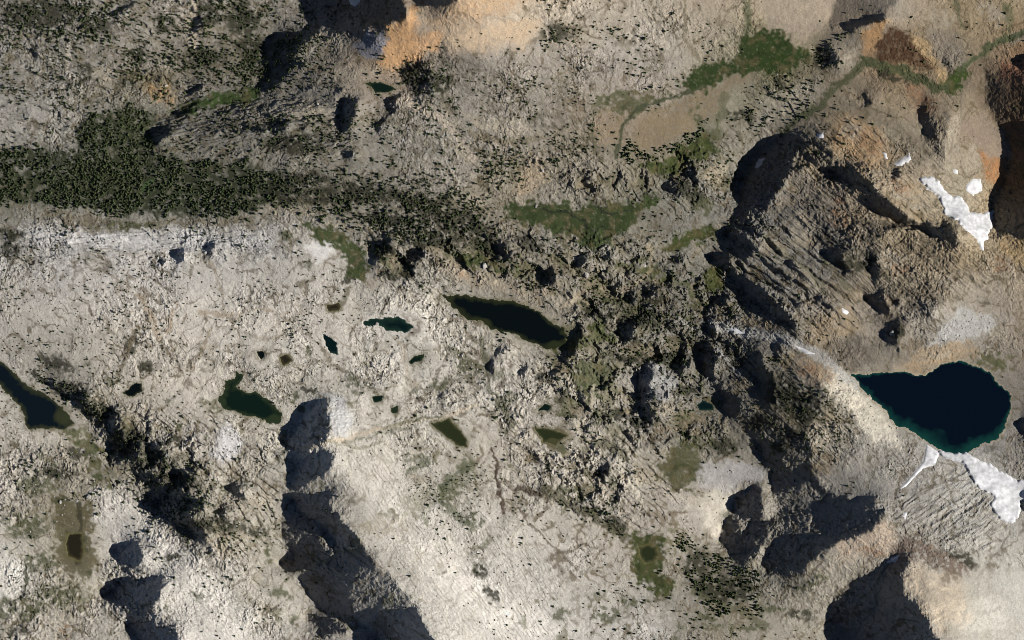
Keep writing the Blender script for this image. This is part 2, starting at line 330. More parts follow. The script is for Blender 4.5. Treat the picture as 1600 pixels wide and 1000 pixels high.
PATCH = [  # ground of another colour: outline, colour, feather, strength, speckle
 ([(1000,187),(1013,170),(1033,167),(1067,147),(1100,137),(1127,133),(1133,123),(1167,110),(1183,110),(1183,120),(1160,133),(1133,147),(1123,160),(1123,180),(1100,187),(1083,200),(1060,217),(1027,233),(1000,240),(987,227),(993,207)], (124,107,80), 9, .95, .5),
 ([(930,173),(960,167),(977,180),(973,200),(963,227),(933,230),(923,207)], (134,116,90), 9, .9, .6),
 ([(603,43),(617,37),(633,33),(640,23),(653,10),(653,40),(647,53),(693,53),(690,70),(667,87),(640,100),(613,107),(590,100),(600,83),(603,57)], (184,140,90), 5, 1, .25),
 ([(690,52),(740,42),(840,30),(830,70),(760,80),(700,80)], (194,164,126), 12, .9, .3),
 ([(720,0),(800,-20),(840,0),(740,40),(690,50),(660,40)], (178,146,108), 12, .9, .5),
 ([(553,73),(580,50),(600,48),(603,85),(590,92),(570,87)], (130,130,137), 5, 1, .3),
 ([(1365,77),(1380,53),(1400,43),(1420,50),(1440,70),(1460,97),(1467,113),(1447,107),(1427,100),(1400,97),(1373,97)], (76,52,32), 5, 1, .4),
 ([(1350,45),(1370,32),(1385,35),(1375,55),(1364,80),(1356,92),(1350,70)], (172,130,80), 5, 1, .3),
 ([(1425,50),(1445,65),(1480,125),(1470,130),(1450,90),(1430,68)], (170,140,95), 6, .9, .3),
 ([(1413,120),(1433,138),(1463,150),(1463,167),(1447,180),(1427,160)], (122,88,60), 10, .8, .8),
 ([(1530,233),(1550,240),(1573,260),(1573,287),(1560,300),(1540,273)], (158,110,64), 6, 1, .4),
 ([(1503,190),(1540,175),(1560,200),(1580,225),(1580,250),(1550,245),(1520,220),(1505,205)], (140,122,102), 4, 1, .2),
 ([(1450,45),(1500,55),(1505,105),(1480,110),(1455,75)], (128,118,104), 10, .8, .3),
 ([(1570,100),(1600,90),(1640,110),(1600,130),(1565,120)], (160,105,70), 10, .8, .4),
 ([(1300,190),(1340,180),(1380,215),(1385,250),(1350,265),(1300,230)], (166,132,86), 16, .95, .5),
 ([(1570,370),(1600,370),(1640,420),(1590,420),(1560,385)], (175,145,95), 8, .9, .4),
 ([(1283,600),(1303,571),(1330,590),(1353,617),(1400,664),(1410,700),(1365,690),(1330,650),(1303,615)], (190,180,160), 6, 1, .25),
 ([(1245,555),(1270,555),(1300,575),(1300,600),(1270,600),(1240,575)], (158,134,104), 10, .8, .7),
 ([(1270,500),(1330,480),(1345,510),(1300,540),(1265,530)], (150,128,95), 14, .8, .5),
 ([(1295,540),(1340,530),(1370,560),(1340,580),(1300,565)], (108,98,84), 10, .9, .3),
 ([(1440,545),(1500,525),(1530,550),(1500,563),(1460,575),(1440,583),(1400,578)], (165,140,106), 8, .9, .4),
 ([(1450,540),(1475,505),(1500,483),(1545,490),(1552,510),(1520,527),(1495,532)], (172,168,160), 5, 1, .4),
 ([(473,385),(490,375),(515,378),(521,386),(502,411),(485,405)], (205,200,192), 3, 1, .2),
 ([(512,615),(535,625),(552,650),(547,677),(520,687),(515,650)], (180,178,174), 6, 1, .3),
 ([(339,681),(353,660),(376,676),(383,697),(358,720),(328,717)], (184,180,177), 5, 1, .3),
 ([(1085,728),(1130,720),(1180,728),(1197,745),(1150,760),(1130,772),(1090,757)], (158,153,148), 5, 1, .15),
 ([(1005,570),(1040,570),(1060,600),(1045,628),(1010,625)], (146,144,140), 6, .9, .4),
 ([(1110,770),(1150,765),(1150,785),(1130,812),(1125,850),(1105,830),(1095,790)], (186,177,160), 8, .9, .3),
 ([(1255,60),(1290,40),(1300,0),(1280,-30),(1190,-30),(1180,0),(1200,45),(1240,60)], (160,144,122), 10, .9, .15),
 ([(830,250),(850,245),(855,275),(830,305),(805,300),(810,275)], (158,138,108), 6, .9, .3),
 ([(690,400),(760,430),(830,450),(880,445),(850,470),(790,455),(720,440),(680,415)], (160,142,116), 10, .7, .5),
 ([(1300,845),(1385,812),(1400,850),(1360,870),(1310,870)], (172,150,126), 10, .9, .5),
 ([(1420,880),(1500,900),(1510,960),(1460,990),(1440,950),(1410,905)], (196,176,148), 12, .8, .4),
 ([(1390,850),(1430,835),(1520,880),(1500,905),(1430,870),(1400,880)], (118,98,82), 8, .9, .9),
 ([(0,860),(30,875),(50,885),(45,920),(15,940),(-20,930)], (198,192,180), 8, .9, .3),
 ([(145,765),(175,765),(230,800),(290,860),(360,920),(400,990),(300,1000),(270,930),(230,890),(170,880),(150,840)], (188,181,170), 14, .9, .4),
 ([(30,355),(260,360),(430,362),(420,395),(250,392),(60,385)], (186,182,178), 14, .8, .5),
 ([(60,330),(140,335),(200,345),(300,343),(400,336),(395,350),(300,353),(200,357),(140,367),(100,352)], (108,98,72), 6, .9, .6),
 ([(180,118),(225,112),(275,112),(272,140),(240,150),(215,130),(185,130)], (98,88,58), 7, .9, .5),
 ([(225,130),(262,132),(270,155),(240,160)], (150,120,78), 7, .8, .7),
 ([(180,680),(300,720),(330,760),(330,850),(250,800),(190,740)], (140,132,114), 16, .7, .5),
 ([(1190,150),(1280,120),(1290,150),(1240,190),(1180,200)], (160,150,132), 12, .7, .7),
 ([(1290,60),(1340,50),(1355,90),(1320,115),(1295,100)], (150,138,118), 8, .8, .6),
]
LINES = [  # joints, gullies, streams: points, colour, width, strength
 ([(463,702),(520,690),(600,668),(640,660),(700,650),(745,630)], (190,172,144), 4.5, .9),
 ([(768,700),(778,720),(775,745),(783,775),(786,800)], (80,62,46), 4.5, .95),
 ([(855,765),(880,780),(910,800),(940,815),(975,840)], (84,80,54), 11, .85),
 ([(810,765),(830,768),(845,774)], (78,66,48), 8, .9),
 ([(855,715),(858,740),(862,770)], (90,84,60), 5, .8),
 ([(930,690),(965,705),(980,720)], (88,84,58), 10, .8),
 ([(262,520),(268,490),(275,475)], (158,136,106), 5, .8),
 ([(300,575),(315,545),(330,515)], (150,128,98), 4, .7),
 ([(180,600),(190,570),(205,535),(215,510)], (112,98,70), 7, .8),
 ([(250,530),(240,500),(215,460)], (160,138,108), 6, .7),
 ([(252,540),(262,552),(270,560)], (110,95,68), 4, .8),
 ([(310,490),(350,494),(400,485),(450,490)], (162,140,112), 4, .7),
 ([(290,580),(300,565),(312,548)], (92,82,58), 5, .8),
 ([(300,-20),(303,30),(305,70)], (182,164,140), 9, .7),
 ([(105,60),(107,90),(107,125)], (182,168,148), 5, .7),
 ([(240,278),(228,292),(218,306)], (66,92,40), 5, .9),
 ([(617,143),(653,167),(700,197),(725,225),(737,247)], (168,152,130), 10, .8),
 ([(730,205),(765,222),(800,220),(850,215)], (118,106,78), 5, .7),
 ([(965,245),(968,215),(972,195),(985,180),(1005,165),(1060,148),(1100,135)], (66,72,42), 5, .9),
 ([(925,215),(932,235),(940,250)], (92,84,58), 4, .8),
 ([(1070,0),(1072,30),(1068,60),(1085,80),(1095,95)], (120,108,80), 5, .7),
 ([(1165,0),(1172,30),(1170,45)], (80,88,48), 9, .7),
 ([(840,322),(860,332),(880,330),(895,336),(912,342),(918,355),(925,362),(940,356),(955,357)], (34,40,26), 2.4, .9),
 ([(930,322),(945,330),(960,335),(985,330)], (40,44,30), 2.4, .8),
 ([(963,300),(968,270),(962,290),(965,318)], (60,62,40), 3, .7),
 ([(1350,97),(1330,120),(1300,137),(1283,167),(1250,183),(1222,207)], (72,78,42), 11, .85),
 ([(1350,92),(1375,103),(1410,110),(1440,125),(1475,138)], (64,74,36), 13, .9),
 ([(1600,52),(1560,65),(1540,80),(1515,97),(1500,110)], (70,82,42), 8, .9),
 ([(1490,-10),(1495,5),(1502,40)], (84,88,52), 6, .7),
 ([(1575,10),(1580,30),(1575,55)], (84,92,50), 12, .6),
 ([(1285,400),(1310,430),(1330,460)], (96,92,62), 6, .6),
 ([(1195,372),(1230,398),(1262,425),(1290,455)], (104,100,70), 8, .7),
 ([(1215,385),(1245,415),(1280,450)], (150,138,114), 9, .4),
 ([(1115,508),(1160,518),(1220,530),(1260,546),(1300,572),(1335,600)], (162,158,150), 13, .8),
 ([(1119,543),(1134,558),(1155,585)], (150,146,138), 5, .8),
 ([(467,895),(490,888),(505,878),(530,862),(575,860)], (128,124,88), 3, .8),
 ([(1056,495),(1080,508),(1103,524)], (152,146,134), 5, .7),
 ([(505,545),(520,570),(550,585),(580,600)], (112,100,74), 4, .7),
 ([(520,490),(535,470),(545,450)], (104,96,68), 7, .8),
 ([(605,465),(600,480),(598,492)], (70,62,46), 4, .8),
 ([(620,525),(632,560),(640,590),(655,605)], (172,154,128), 5, .6),
 ([(1015,385),(1020,420),(1000,440),(985,450)], (160,140,104), 7, .6),
 ([(985,455),(940,450),(900,460),(880,475)], (150,132,102), 6, .6),
 ([(1230,375),(1180,340),(1170,330)], (110,104,80), 5, .5),
 ([(120,790),(126,815),(124,850),(122,880)], (60,56,36), 6, .85),
 ([(38,880),(40,900),(38,925)], (70,72,48), 5, .9),
 ([(1085,925),(1110,940),(1150,955),(1175,965),(1200,975)], (92,90,58), 9, .7),
 ([(640,790),(700,770),(735,735)], (112,112,76), 26, .35),
 ([(640,735),(655,728),(668,722)], (84,92,58), 9, .75),
 ([(690,760),(712,742),(724,730)], (80,88,54), 10, .75),
 ([(690,785),(720,812),(735,818)], (80,88,54), 9, .7),
 ([(1400,575),(1440,590),(1470,572),(1500,566)], (176,158,128), 5, .5),
 ([(750,530),(760,570),(765,610),(790,640),(800,665)], (92,90,62), 10, .8), ([(930,600),(925,640),(905,668),(880,690)], (176,162,138), 6, .7), ([(600,668),(640,658),(690,650)], (96,98,66), 4, .7), ([(545,690),(600,676),(640,668)], (110,110,78), 3, .6),
 ([(800,780),(830,820),(870,860),(900,890)], (100,84,64), 2.6, .8), ([(860,870),(890,862),(920,850)], (104,88,66), 2.4, .7), ([(895,840),(925,855),(950,870)], (104,90,70), 2.4, .6), ([(838,812),(850,800),(862,786)], (100,84,64), 2.4, .7), ([(790,745),(815,790),(800,800)], (110,92,70), 2.4, .6),
 ([(960,715),(985,745),(995,775)], (188,178,158), 9, .7), ([(1040,770),(1080,785),(1110,780)], (180,168,146), 12, .5), ([(640,610),(690,605),(740,585)], (96,94,66), 6, .6), ([(700,545),(730,560),(750,575)], (96,96,64), 9, .6), ([(510,690),(560,700),(600,690)], (120,114,84), 3, .6),
 ([(130,385),(200,395),(300,400)], (150,140,124), 3, .5), ([(180,430),(190,470),(200,500)], (156,142,120), 4, .5), ([(330,410),(345,450),(352,490)], (156,140,114), 4, .6), ([(420,440),(440,470),(470,480)], (150,136,112), 3, .6), ([(380,520),(420,530),(460,520)], (150,136,112), 3, .6), ([(455,570),(480,575),(505,560)], (140,126,100), 3, .6),
 ([(930,170),(925,200),(928,215)], (100,94,66), 7, .6),
 ([(1130,150),(1128,180),(1118,210)], (84,86,52), 13, .7),
 ([(890,520),(935,540),(960,580),(945,640),(960,680)], (100,98,68), 22, .5),
]
# patches of scrub, soil, bare rock: centre, half axes, turn, kind
BT = {'d': ((46, 46, 32), .88, .55), 'g': ((72, 75, 46), .80, .40), 't': ((160, 148, 127), .65, .45), 'p': ((202, 197, 186), .80, .40),
 'b': ((108, 95, 75), .75, .35), 'k': ((112, 108, 100), .75, .40), 'r': ((146, 112, 80), .65, .25), 'w': ((212, 208, 200), .90, .50)}
BLOBS = [
 (60,22,70,26,0,'d'),(150,40,25,18,0,'d'),(325,20,22,22,0,'d'),(378,30,30,30,0,'d'),(320,88,34,18,0,'d'),(390,75,26,26,0,'d'),(255,35,18,14,0,'d'),(130,112,14,16,0,'d'),(196,130,14,8,0,'d'),(215,85,18,12,0,'d'),
 (40,95,45,25,20,'p'),(90,170,55,25,5,'p'),(230,60,40,26,0,'p'),(95,212,30,12,0,'p'),(30,205,40,14,-10,'p'),(300,40,10,40,0,'t'),(160,115,24,14,30,'t'),(265,105,12,12,0,'t'),(312,136,14,9,-10,'p'),
 (450,20,40,22,0,'k'),(500,100,40,16,-20,'k'),(520,60,30,14,20,'t'),(560,115,40,12,0,'t'),(470,175,50,14,0,'t'),(420,200,60,14,-10,'k'),(460,225,60,18,-5,'d'),(350,200,60,18,-12,'k'),(380,225,60,10,-10,'p'),
 (620,190,40,24,20,'k'),(660,205,50,26,30,'p'),(590,225,50,20,10,'p'),(650,230,40,14,20,'k'),(690,180,30,10,35,'t'),(720,235,24,14,50,'t'),(760,195,40,10,25,'t'),(650,120,22,26,0,'d'),(690,130,18,18,0,'d'),
 (760,130,60,30,15,'k'),(720,100,40,14,10,'k'),(820,130,40,20,15,'w'),(890,130,40,16,20,'p'),(1030,70,20,14,0,'w'),(1000,100,40,16,20,'p'),(880,60,40,16,0,'t'),(960,40,40,16,0,'t'),(940,62,30,26,30,'p'),(870,50,30,16,0,'d'),
 (1100,30,20,16,0,'t'),(1040,130,24,10,0,'p'),(1130,70,14,14,0,'p'),(1150,118,16,6,-20,'p'),(860,190,40,14,10,'k'),(800,200,40,14,10,'t'),(900,170,20,20,0,'b'),
 (580,300,60,14,8,'d'),(660,320,60,16,10,'d'),(720,350,50,20,12,'d'),(520,310,60,16,5,'d'),(620,345,60,14,8,'d'),(690,375,60,12,8,'d'),(480,280,40,12,0,'d'),(760,380,20,20,0,'d'),(440,300,30,30,0,'d'),(450,330,50,8,4,'t'),(540,352,50,6,8,'t'),
 (640,340,26,8,10,'p'),(560,280,40,10,4,'p'),(740,310,30,12,10,'t'),(700,330,24,7,10,'k'),(600,390,20,18,0,'d'),(655,385,14,8,0,'d'),
 (650,415,26,14,0,'k'),(690,420,22,12,20,'k'),(720,425,30,8,25,'t'),(770,440,30,7,15,'t'),(730,432,20,5,25,'r'),(590,440,20,12,0,'t'),(620,430,30,8,0,'d'),
 (560,420,18,14,0,'g'),(480,415,14,8,0,'g'),(450,372,20,10,0,'g'),(545,440,10,8,0,'d'),
 (150,375,70,12,2,'w'),(290,365,30,12,0,'w'),(70,380,40,14,0,'k'),(340,385,40,10,0,'k'),(410,390,30,8,0,'k'),(15,385,16,24,0,'d'),(20,365,20,10,0,'d'),(200,352,60,6,0,'g'),(440,395,40,12,10,'k'),
 (100,480,60,30,0,'p'),(180,440,60,16,0,'p'),(290,470,60,20,0,'p'),(400,500,60,24,0,'p'),(350,540,50,20,0,'p'),(450,590,40,20,0,'p'),(480,540,24,20,0,'p'),(650,480,50,20,10,'w'),(600,560,40,20,0,'p'),(690,530,40,30,0,'p'),(620,600,50,20,0,'p'),
 (225,462,14,10,0,'b'),(232,497,12,6,0,'b'),(287,499,6,10,0,'b'),(265,548,10,8,0,'b'),(330,535,12,10,0,'t'),(205,540,12,18,20,'d'),(230,572,14,10,0,'d'),(90,570,36,14,20,'d'),(110,610,40,16,20,'d'),(150,640,40,14,20,'d'),(60,590,20,8,40,'d'),
 (175,595,10,12,0,'g'),(265,628,10,6,0,'g'),(300,600,10,10,0,'b'),(335,640,12,8,0,'g'),(460,620,14,10,0,'g'),(485,610,22,5,10,'d'),(470,640,10,10,0,'g'),(480,545,10,8,0,'g'),(555,600,16,12,40,'g'),(580,605,8,6,0,'g'),
 (730,575,26,14,0,'g'),(690,600,20,8,-20,'g'),(720,600,40,10,-15,'k'),(745,560,14,20,0,'b'),(660,620,30,6,-15,'b'),(800,560,30,30,0,'p'),(830,600,30,20,0,'p'),(770,620,30,20,0,'p'),(790,590,16,24,0,'k'),(850,590,12,10,0,'d'),(880,620,10,12,0,'d'),(900,600,8,8,0,'d'),
 (860,400,30,14,10,'p'),(930,420,50,12,10,'p'),(890,470,24,8,0,'t'),(820,470,30,8,20,'t'),(980,430,20,8,0,'t'),(1040,470,40,12,35,'k'),(1010,500,30,14,0,'d'),(940,490,30,8,0,'d'),(920,480,16,5,0,'d'),(960,550,40,10,10,'p'),(1060,530,30,16,40,'k'),(1000,560,60,8,0,'d'),(1050,560,40,10,0,'d'),(1020,520,16,14,0,'p'),
 (830,380,24,14,10,'d'),(870,430,16,10,0,'b'),(960,470,30,8,0,'g'),(1000,485,14,8,0,'g'),(1040,430,30,12,35,'g'),(1080,450,24,10,40,'g'),(1075,500,10,6,0,'g'),(1020,470,24,8,10,'d'),
 (900,270,30,10,0,'k'),(900,290,40,10,0,'p'),(860,290,20,8,0,'k'),(1050,350,40,14,-5,'k'),(1010,340,20,6,0,'k'),(1010,300,40,10,20,'k'),(1050,280,40,10,25,'k'),(1080,300,40,10,30,'d'),(1120,270,24,14,-40,'t'),(1100,320,20,20,40,'g'),(1130,220,26,16,0,'k'),(1150,160,30,14,20,'p'),(1160,180,30,8,20,'d'),(1220,130,10,10,0,'d'),(1090,180,10,20,0,'g'),
 (930,650,10,16,0,'g'),(960,620,20,14,0,'t'),(960,650,24,10,0,'d'),(1040,640,30,10,0,'t'),(1070,610,14,10,0,'d'),(1000,660,30,10,0,'d'),(1060,670,40,14,0,'b'),(1090,690,40,14,0,'g'),(1130,700,24,14,0,'d'),(1020,690,24,16,0,'k'),(1060,730,30,30,0,'g'),
 (890,650,20,6,0,'g'),(900,700,40,20,0,'p'),(870,720,12,8,0,'p'),(940,740,16,10,0,'d'),(960,760,14,6,0,'g'),(1000,750,40,14,0,'t'),(1040,810,30,14,0,'b'),(940,760,24,10,20,'t'),(985,760,10,24,-20,'p'),(920,800,16,10,0,'d'),(960,820,18,14,40,'d'),(890,770,24,8,30,'g'),(870,880,20,16,0,'b'),(900,900,16,8,0,'b'),
 (700,770,30,14,-35,'g'),(735,730,16,14,0,'g'),(660,745,20,10,0,'t'),(600,820,40,18,0,'t'),(740,810,16,10,40,'g'),(570,740,40,24,0,'p'),(680,880,60,30,40,'w'),(760,940,50,30,40,'w'),(620,790,40,20,30,'p'),(830,970,50,24,30,'w'),(750,890,12,16,0,'d'),(770,930,8,20,-30,'d'),(820,830,40,30,30,'p'),(870,850,24,14,30,'p'),
 (1040,960,30,12,0,'w'),(1010,985,30,10,20,'w'),(1000,940,30,10,0,'g'),(950,960,30,10,0,'g'),(880,960,14,10,0,'g'),(1130,920,60,24,5,'d'),(1090,880,24,24,0,'d'),(1160,960,24,12,0,'b'),(1110,970,30,12,20,'g'),(1180,980,24,8,0,'g'),
 (60,680,50,14,10,'w'),(20,720,40,14,0,'p'),(90,740,30,14,0,'d'),(120,710,24,10,20,'d'),(60,760,40,14,0,'g'),(40,820,40,24,0,'g'),(60,880,30,16,0,'g'),(20,890,20,14,0,'w'),(90,930,40,20,0,'g'),(30,950,50,20,0,'g'),(100,985,10,10,0,'r'),(130,800,10,24,0,'b'),(160,850,20,24,0,'k'),(30,985,20,10,0,'d'),
 (200,690,34,22,0,'d'),(240,720,40,18,0,'d'),(280,750,40,14,10,'d'),(270,690,20,8,0,'d'),(330,740,20,6,10,'b'),(340,820,50,14,10,'d'),(360,850,40,24,0,'t'),(390,790,30,14,0,'t'),(420,760,24,14,0,'b'),(350,790,24,8,0,'k'),(400,830,24,8,0,'d'),(420,900,16,30,0,'k'),(420,870,10,16,0,'g'),(440,930,20,10,20,'g'),(460,970,14,10,20,'g'),
 (250,840,40,24,30,'w'),(320,920,40,20,40,'w'),(170,800,30,24,0,'p'),(360,980,30,14,40,'w'),(270,870,14,6,0,'d'),(310,930,12,8,30,'g'),(170,960,16,14,0,'k'),(200,985,24,10,0,'k'),(400,960,24,24,0,'p'),
 (1330,440,40,14,40,'k'),(1240,440,40,8,40,'k'),(1200,440,30,8,40,'k'),(1290,330,50,20,20,'k'),(1250,360,20,30,0,'t'),(1310,330,16,24,0,'r'),(1300,370,40,20,0,'k'),(1340,410,40,20,0,'d'),(1390,400,24,16,0,'t'),(1400,420,18,10,0,'r'),(1440,395,50,14,20,'b'),(1390,380,24,16,0,'p'),(1440,450,60,20,10,'k'),(1500,440,50,16,0,'p'),(1400,470,40,14,10,'k'),(1540,470,24,10,0,'k'),
 (1360,225,30,20,30,'r'),(1330,205,20,14,0,'t'),(1300,200,20,10,40,'k'),(1390,190,40,14,50,'k'),(1430,230,24,30,-40,'k'),(1480,240,20,30,0,'t'),(1490,200,14,30,10,'t'),(1420,310,40,14,30,'t'),(1400,290,30,10,20,'r'),(1560,410,20,14,0,'r'),(1580,440,20,14,0,'p'),(1520,250,16,30,10,'t'),
 (1350,140,24,12,20,'k'),(1330,165,24,10,30,'k'),(1430,145,14,14,0,'r'),(1390,120,30,8,20,'d'),(1570,110,16,10,0,'k'),(1540,100,20,12,0,'k'),(1590,160,20,30,0,'k'),(1470,30,24,16,0,'t'),(1550,20,30,16,30,'t'),(1580,60,24,10,0,'t'),(1330,85,14,12,0,'w'),(1285,90,16,20,0,'d'),
 (1150,560,24,20,40,'d'),(1140,590,20,16,0,'k'),(1220,610,30,30,30,'d'),(1250,640,40,30,40,'d'),(1190,660,30,16,0,'d'),(1230,680,24,16,0,'d'),(1280,680,24,24,0,'t'),(1300,700,30,20,40,'p'),(1340,720,30,14,-20,'p'),(1380,710,20,14,0,'k'),(1370,750,40,14,-20,'p'),(1280,720,24,24,0,'b'),(1220,700,20,10,0,'d'),(1260,575,20,12,0,'r'),(1225,600,14,10,0,'k'),
 (1350,540,30,14,0,'k'),(1300,550,24,12,20,'b'),(1420,540,24,14,0,'b'),(1400,520,12,16,0,'d'),(1460,555,30,8,-10,'t'),(1560,520,20,14,0,'t'),(1580,640,16,30,0,'k'),(1560,710,30,14,20,'k'),(1540,700,24,8,0,'k'),
 (1430,790,60,30,-30,'k'),(1500,780,50,24,-35,'p'),(1480,830,50,14,-10,'k'),(1360,860,24,10,0,'r'),(1330,880,24,14,0,'p'),(1270,910,30,10,-30,'g'),(1240,920,30,14,0,'k'),(1290,960,40,20,-30,'k'),(1330,930,30,14,-40,'k'),(1250,960,24,10,0,'d'),(1210,950,20,10,0,'g'),(1460,930,24,14,0,'t'),(1480,900,20,14,0,'b'),(1500,870,30,10,30,'d'),(1530,960,50,30,0,'w'),
]
LANDFORMS = [  # name, outline, label
 ('hill', PATCH[0][0], 'smooth tan hill above the row of conifers'), ('hill', PATCH[1][0], 'small tan hill left of the smooth tan hill'),
 ('scree_slope', PATCH[2][0], 'bright orange scree below the jagged cliff at the top'), ('scree_slope', PATCH[5][0], 'blue grey scree left of the orange scree'),
 ('hill', PATCH[6][0], 'dark rust coloured mound at the upper right'), ('scree_slope', PATCH[10][0], 'orange brown slope beside the black shadow at the right edge'),
 ('scree_slope', PATCH[11][0], 'smooth brown scree fan at the upper right'), ('scree_slope', PATCH[16][0], 'long cream scree slope on the left shore of the blue lake'),
 ('scree_slope', PATCH[21][0], 'pale grey talus above the blue lake'), ('scree_slope', PATCH[22][0], 'small bright white talus patch beside the green meadow arm'),
 ('rock_dome', PATCH[23][0], 'pale grey pyramid dome above the long ridge shadow'), ('rock_dome', PATCH[24][0], 'small pale grey dome below the ragged green lake'),
 ('scree_slope', PATCH[25][0], 'smooth grey scree fan above the broken dark cliff'), ('rock_dome', PATCH[26][0], 'round grey dome with black left side among the knobs'),
 ('scree_slope', PATCH[28][0], 'smooth buff slope at the top edge right of centre'),
]
# ground colour in sun, every 100 units (rows from the top edge)
GC = [
 [(134,128,115),(138,132,120),(152,144,132),(168,155,140),(138,132,120),(142,134,120),(125,108,88),(165,142,112),(188,168,140),(180,162,137),(174,160,136),(168,150,124),(160,146,124),(150,136,118),(152,142,127),(152,134,107),(152,137,110)],
 [(150,144,134),(152,145,134),(152,142,127),(128,118,100),(118,110,94),(138,130,115),(165,137,105),(145,134,118),(168,155,137),(165,152,134),(175,162,147),(152,140,117),(100,100,70),(145,132,112),(135,110,80),(135,124,104),(150,118,88)],
 [(168,160,148),(155,148,135),(100,98,75),(140,134,124),(145,138,125),(140,132,118),(146,138,125),(164,154,138),(162,150,132),(155,140,117),(150,130,104),(118,112,88),(144,136,122),(136,124,104),(132,122,104),(148,134,114),(110,90,70)],
 [(100,96,74),(98,96,74),(98,96,74),(108,104,82),(122,114,94),(135,126,108),(138,130,112),(150,140,122),(146,133,110),(140,130,110),(112,108,82),(130,124,112),(118,114,108),(136,118,92),(154,138,116),(162,152,132),(145,115,76)],
 [(152,147,140),(178,171,163),(183,175,166),(176,170,163),(170,163,152),(174,166,154),(138,130,113),(138,128,108),(132,124,108),(146,138,121),(132,124,104),(120,115,100),(132,126,111),(126,118,106),(146,131,105),(144,127,101),(167,152,128)],
 [(168,159,145),(181,171,155),(189,177,159),(192,180,162),(192,180,162),(188,177,160),(194,184,168),(188,178,160),(150,139,118),(148,138,117),(124,118,102),(124,118,106),(132,126,114),(136,121,101),(144,129,107),(164,156,142),(144,126,102)],
 [(173,165,151),(156,147,130),(178,167,148),(189,177,158),(183,173,153),(190,180,162),(190,180,162),(183,173,155),(178,168,151),(158,147,126),(156,147,133),(128,122,108),(120,113,98),(162,150,128),(135,125,106),(135,125,106),(120,112,102)],
 [(173,163,149),(156,146,128),(132,124,108),(168,159,145),(173,163,145),(190,182,167),(188,178,160),(174,166,147),(168,156,138),(172,161,143),(158,148,129),(130,122,103),(128,121,108),(138,130,114),(162,154,141),(168,163,153),(126,118,108)],
 [(168,159,143),(134,124,100),(174,165,151),(150,140,122),(155,146,129),(145,137,123),(194,184,167),(194,185,168),(183,173,155),(179,168,150),(167,155,138),(172,162,149),(150,142,128),(148,141,131),(162,154,142),(168,163,153),(178,170,157)],
 [(186,179,166),(154,144,123),(172,164,150),(190,182,170),(164,155,138),(145,138,125),(164,156,142),(200,190,174),(200,190,174),(181,172,157),(168,158,141),(136,126,106),(148,140,121),(163,151,129),(163,148,126),(188,178,158),(196,190,176)],
 [(172,162,145),(168,158,141),(155,147,135),(186,179,169),(191,183,169),(158,150,138),(158,150,138),(198,190,174),(206,196,181),(191,183,171),(182,175,165),(148,138,117),(154,146,129),(154,146,130),(158,150,138),(192,183,164),(200,194,180)],
]
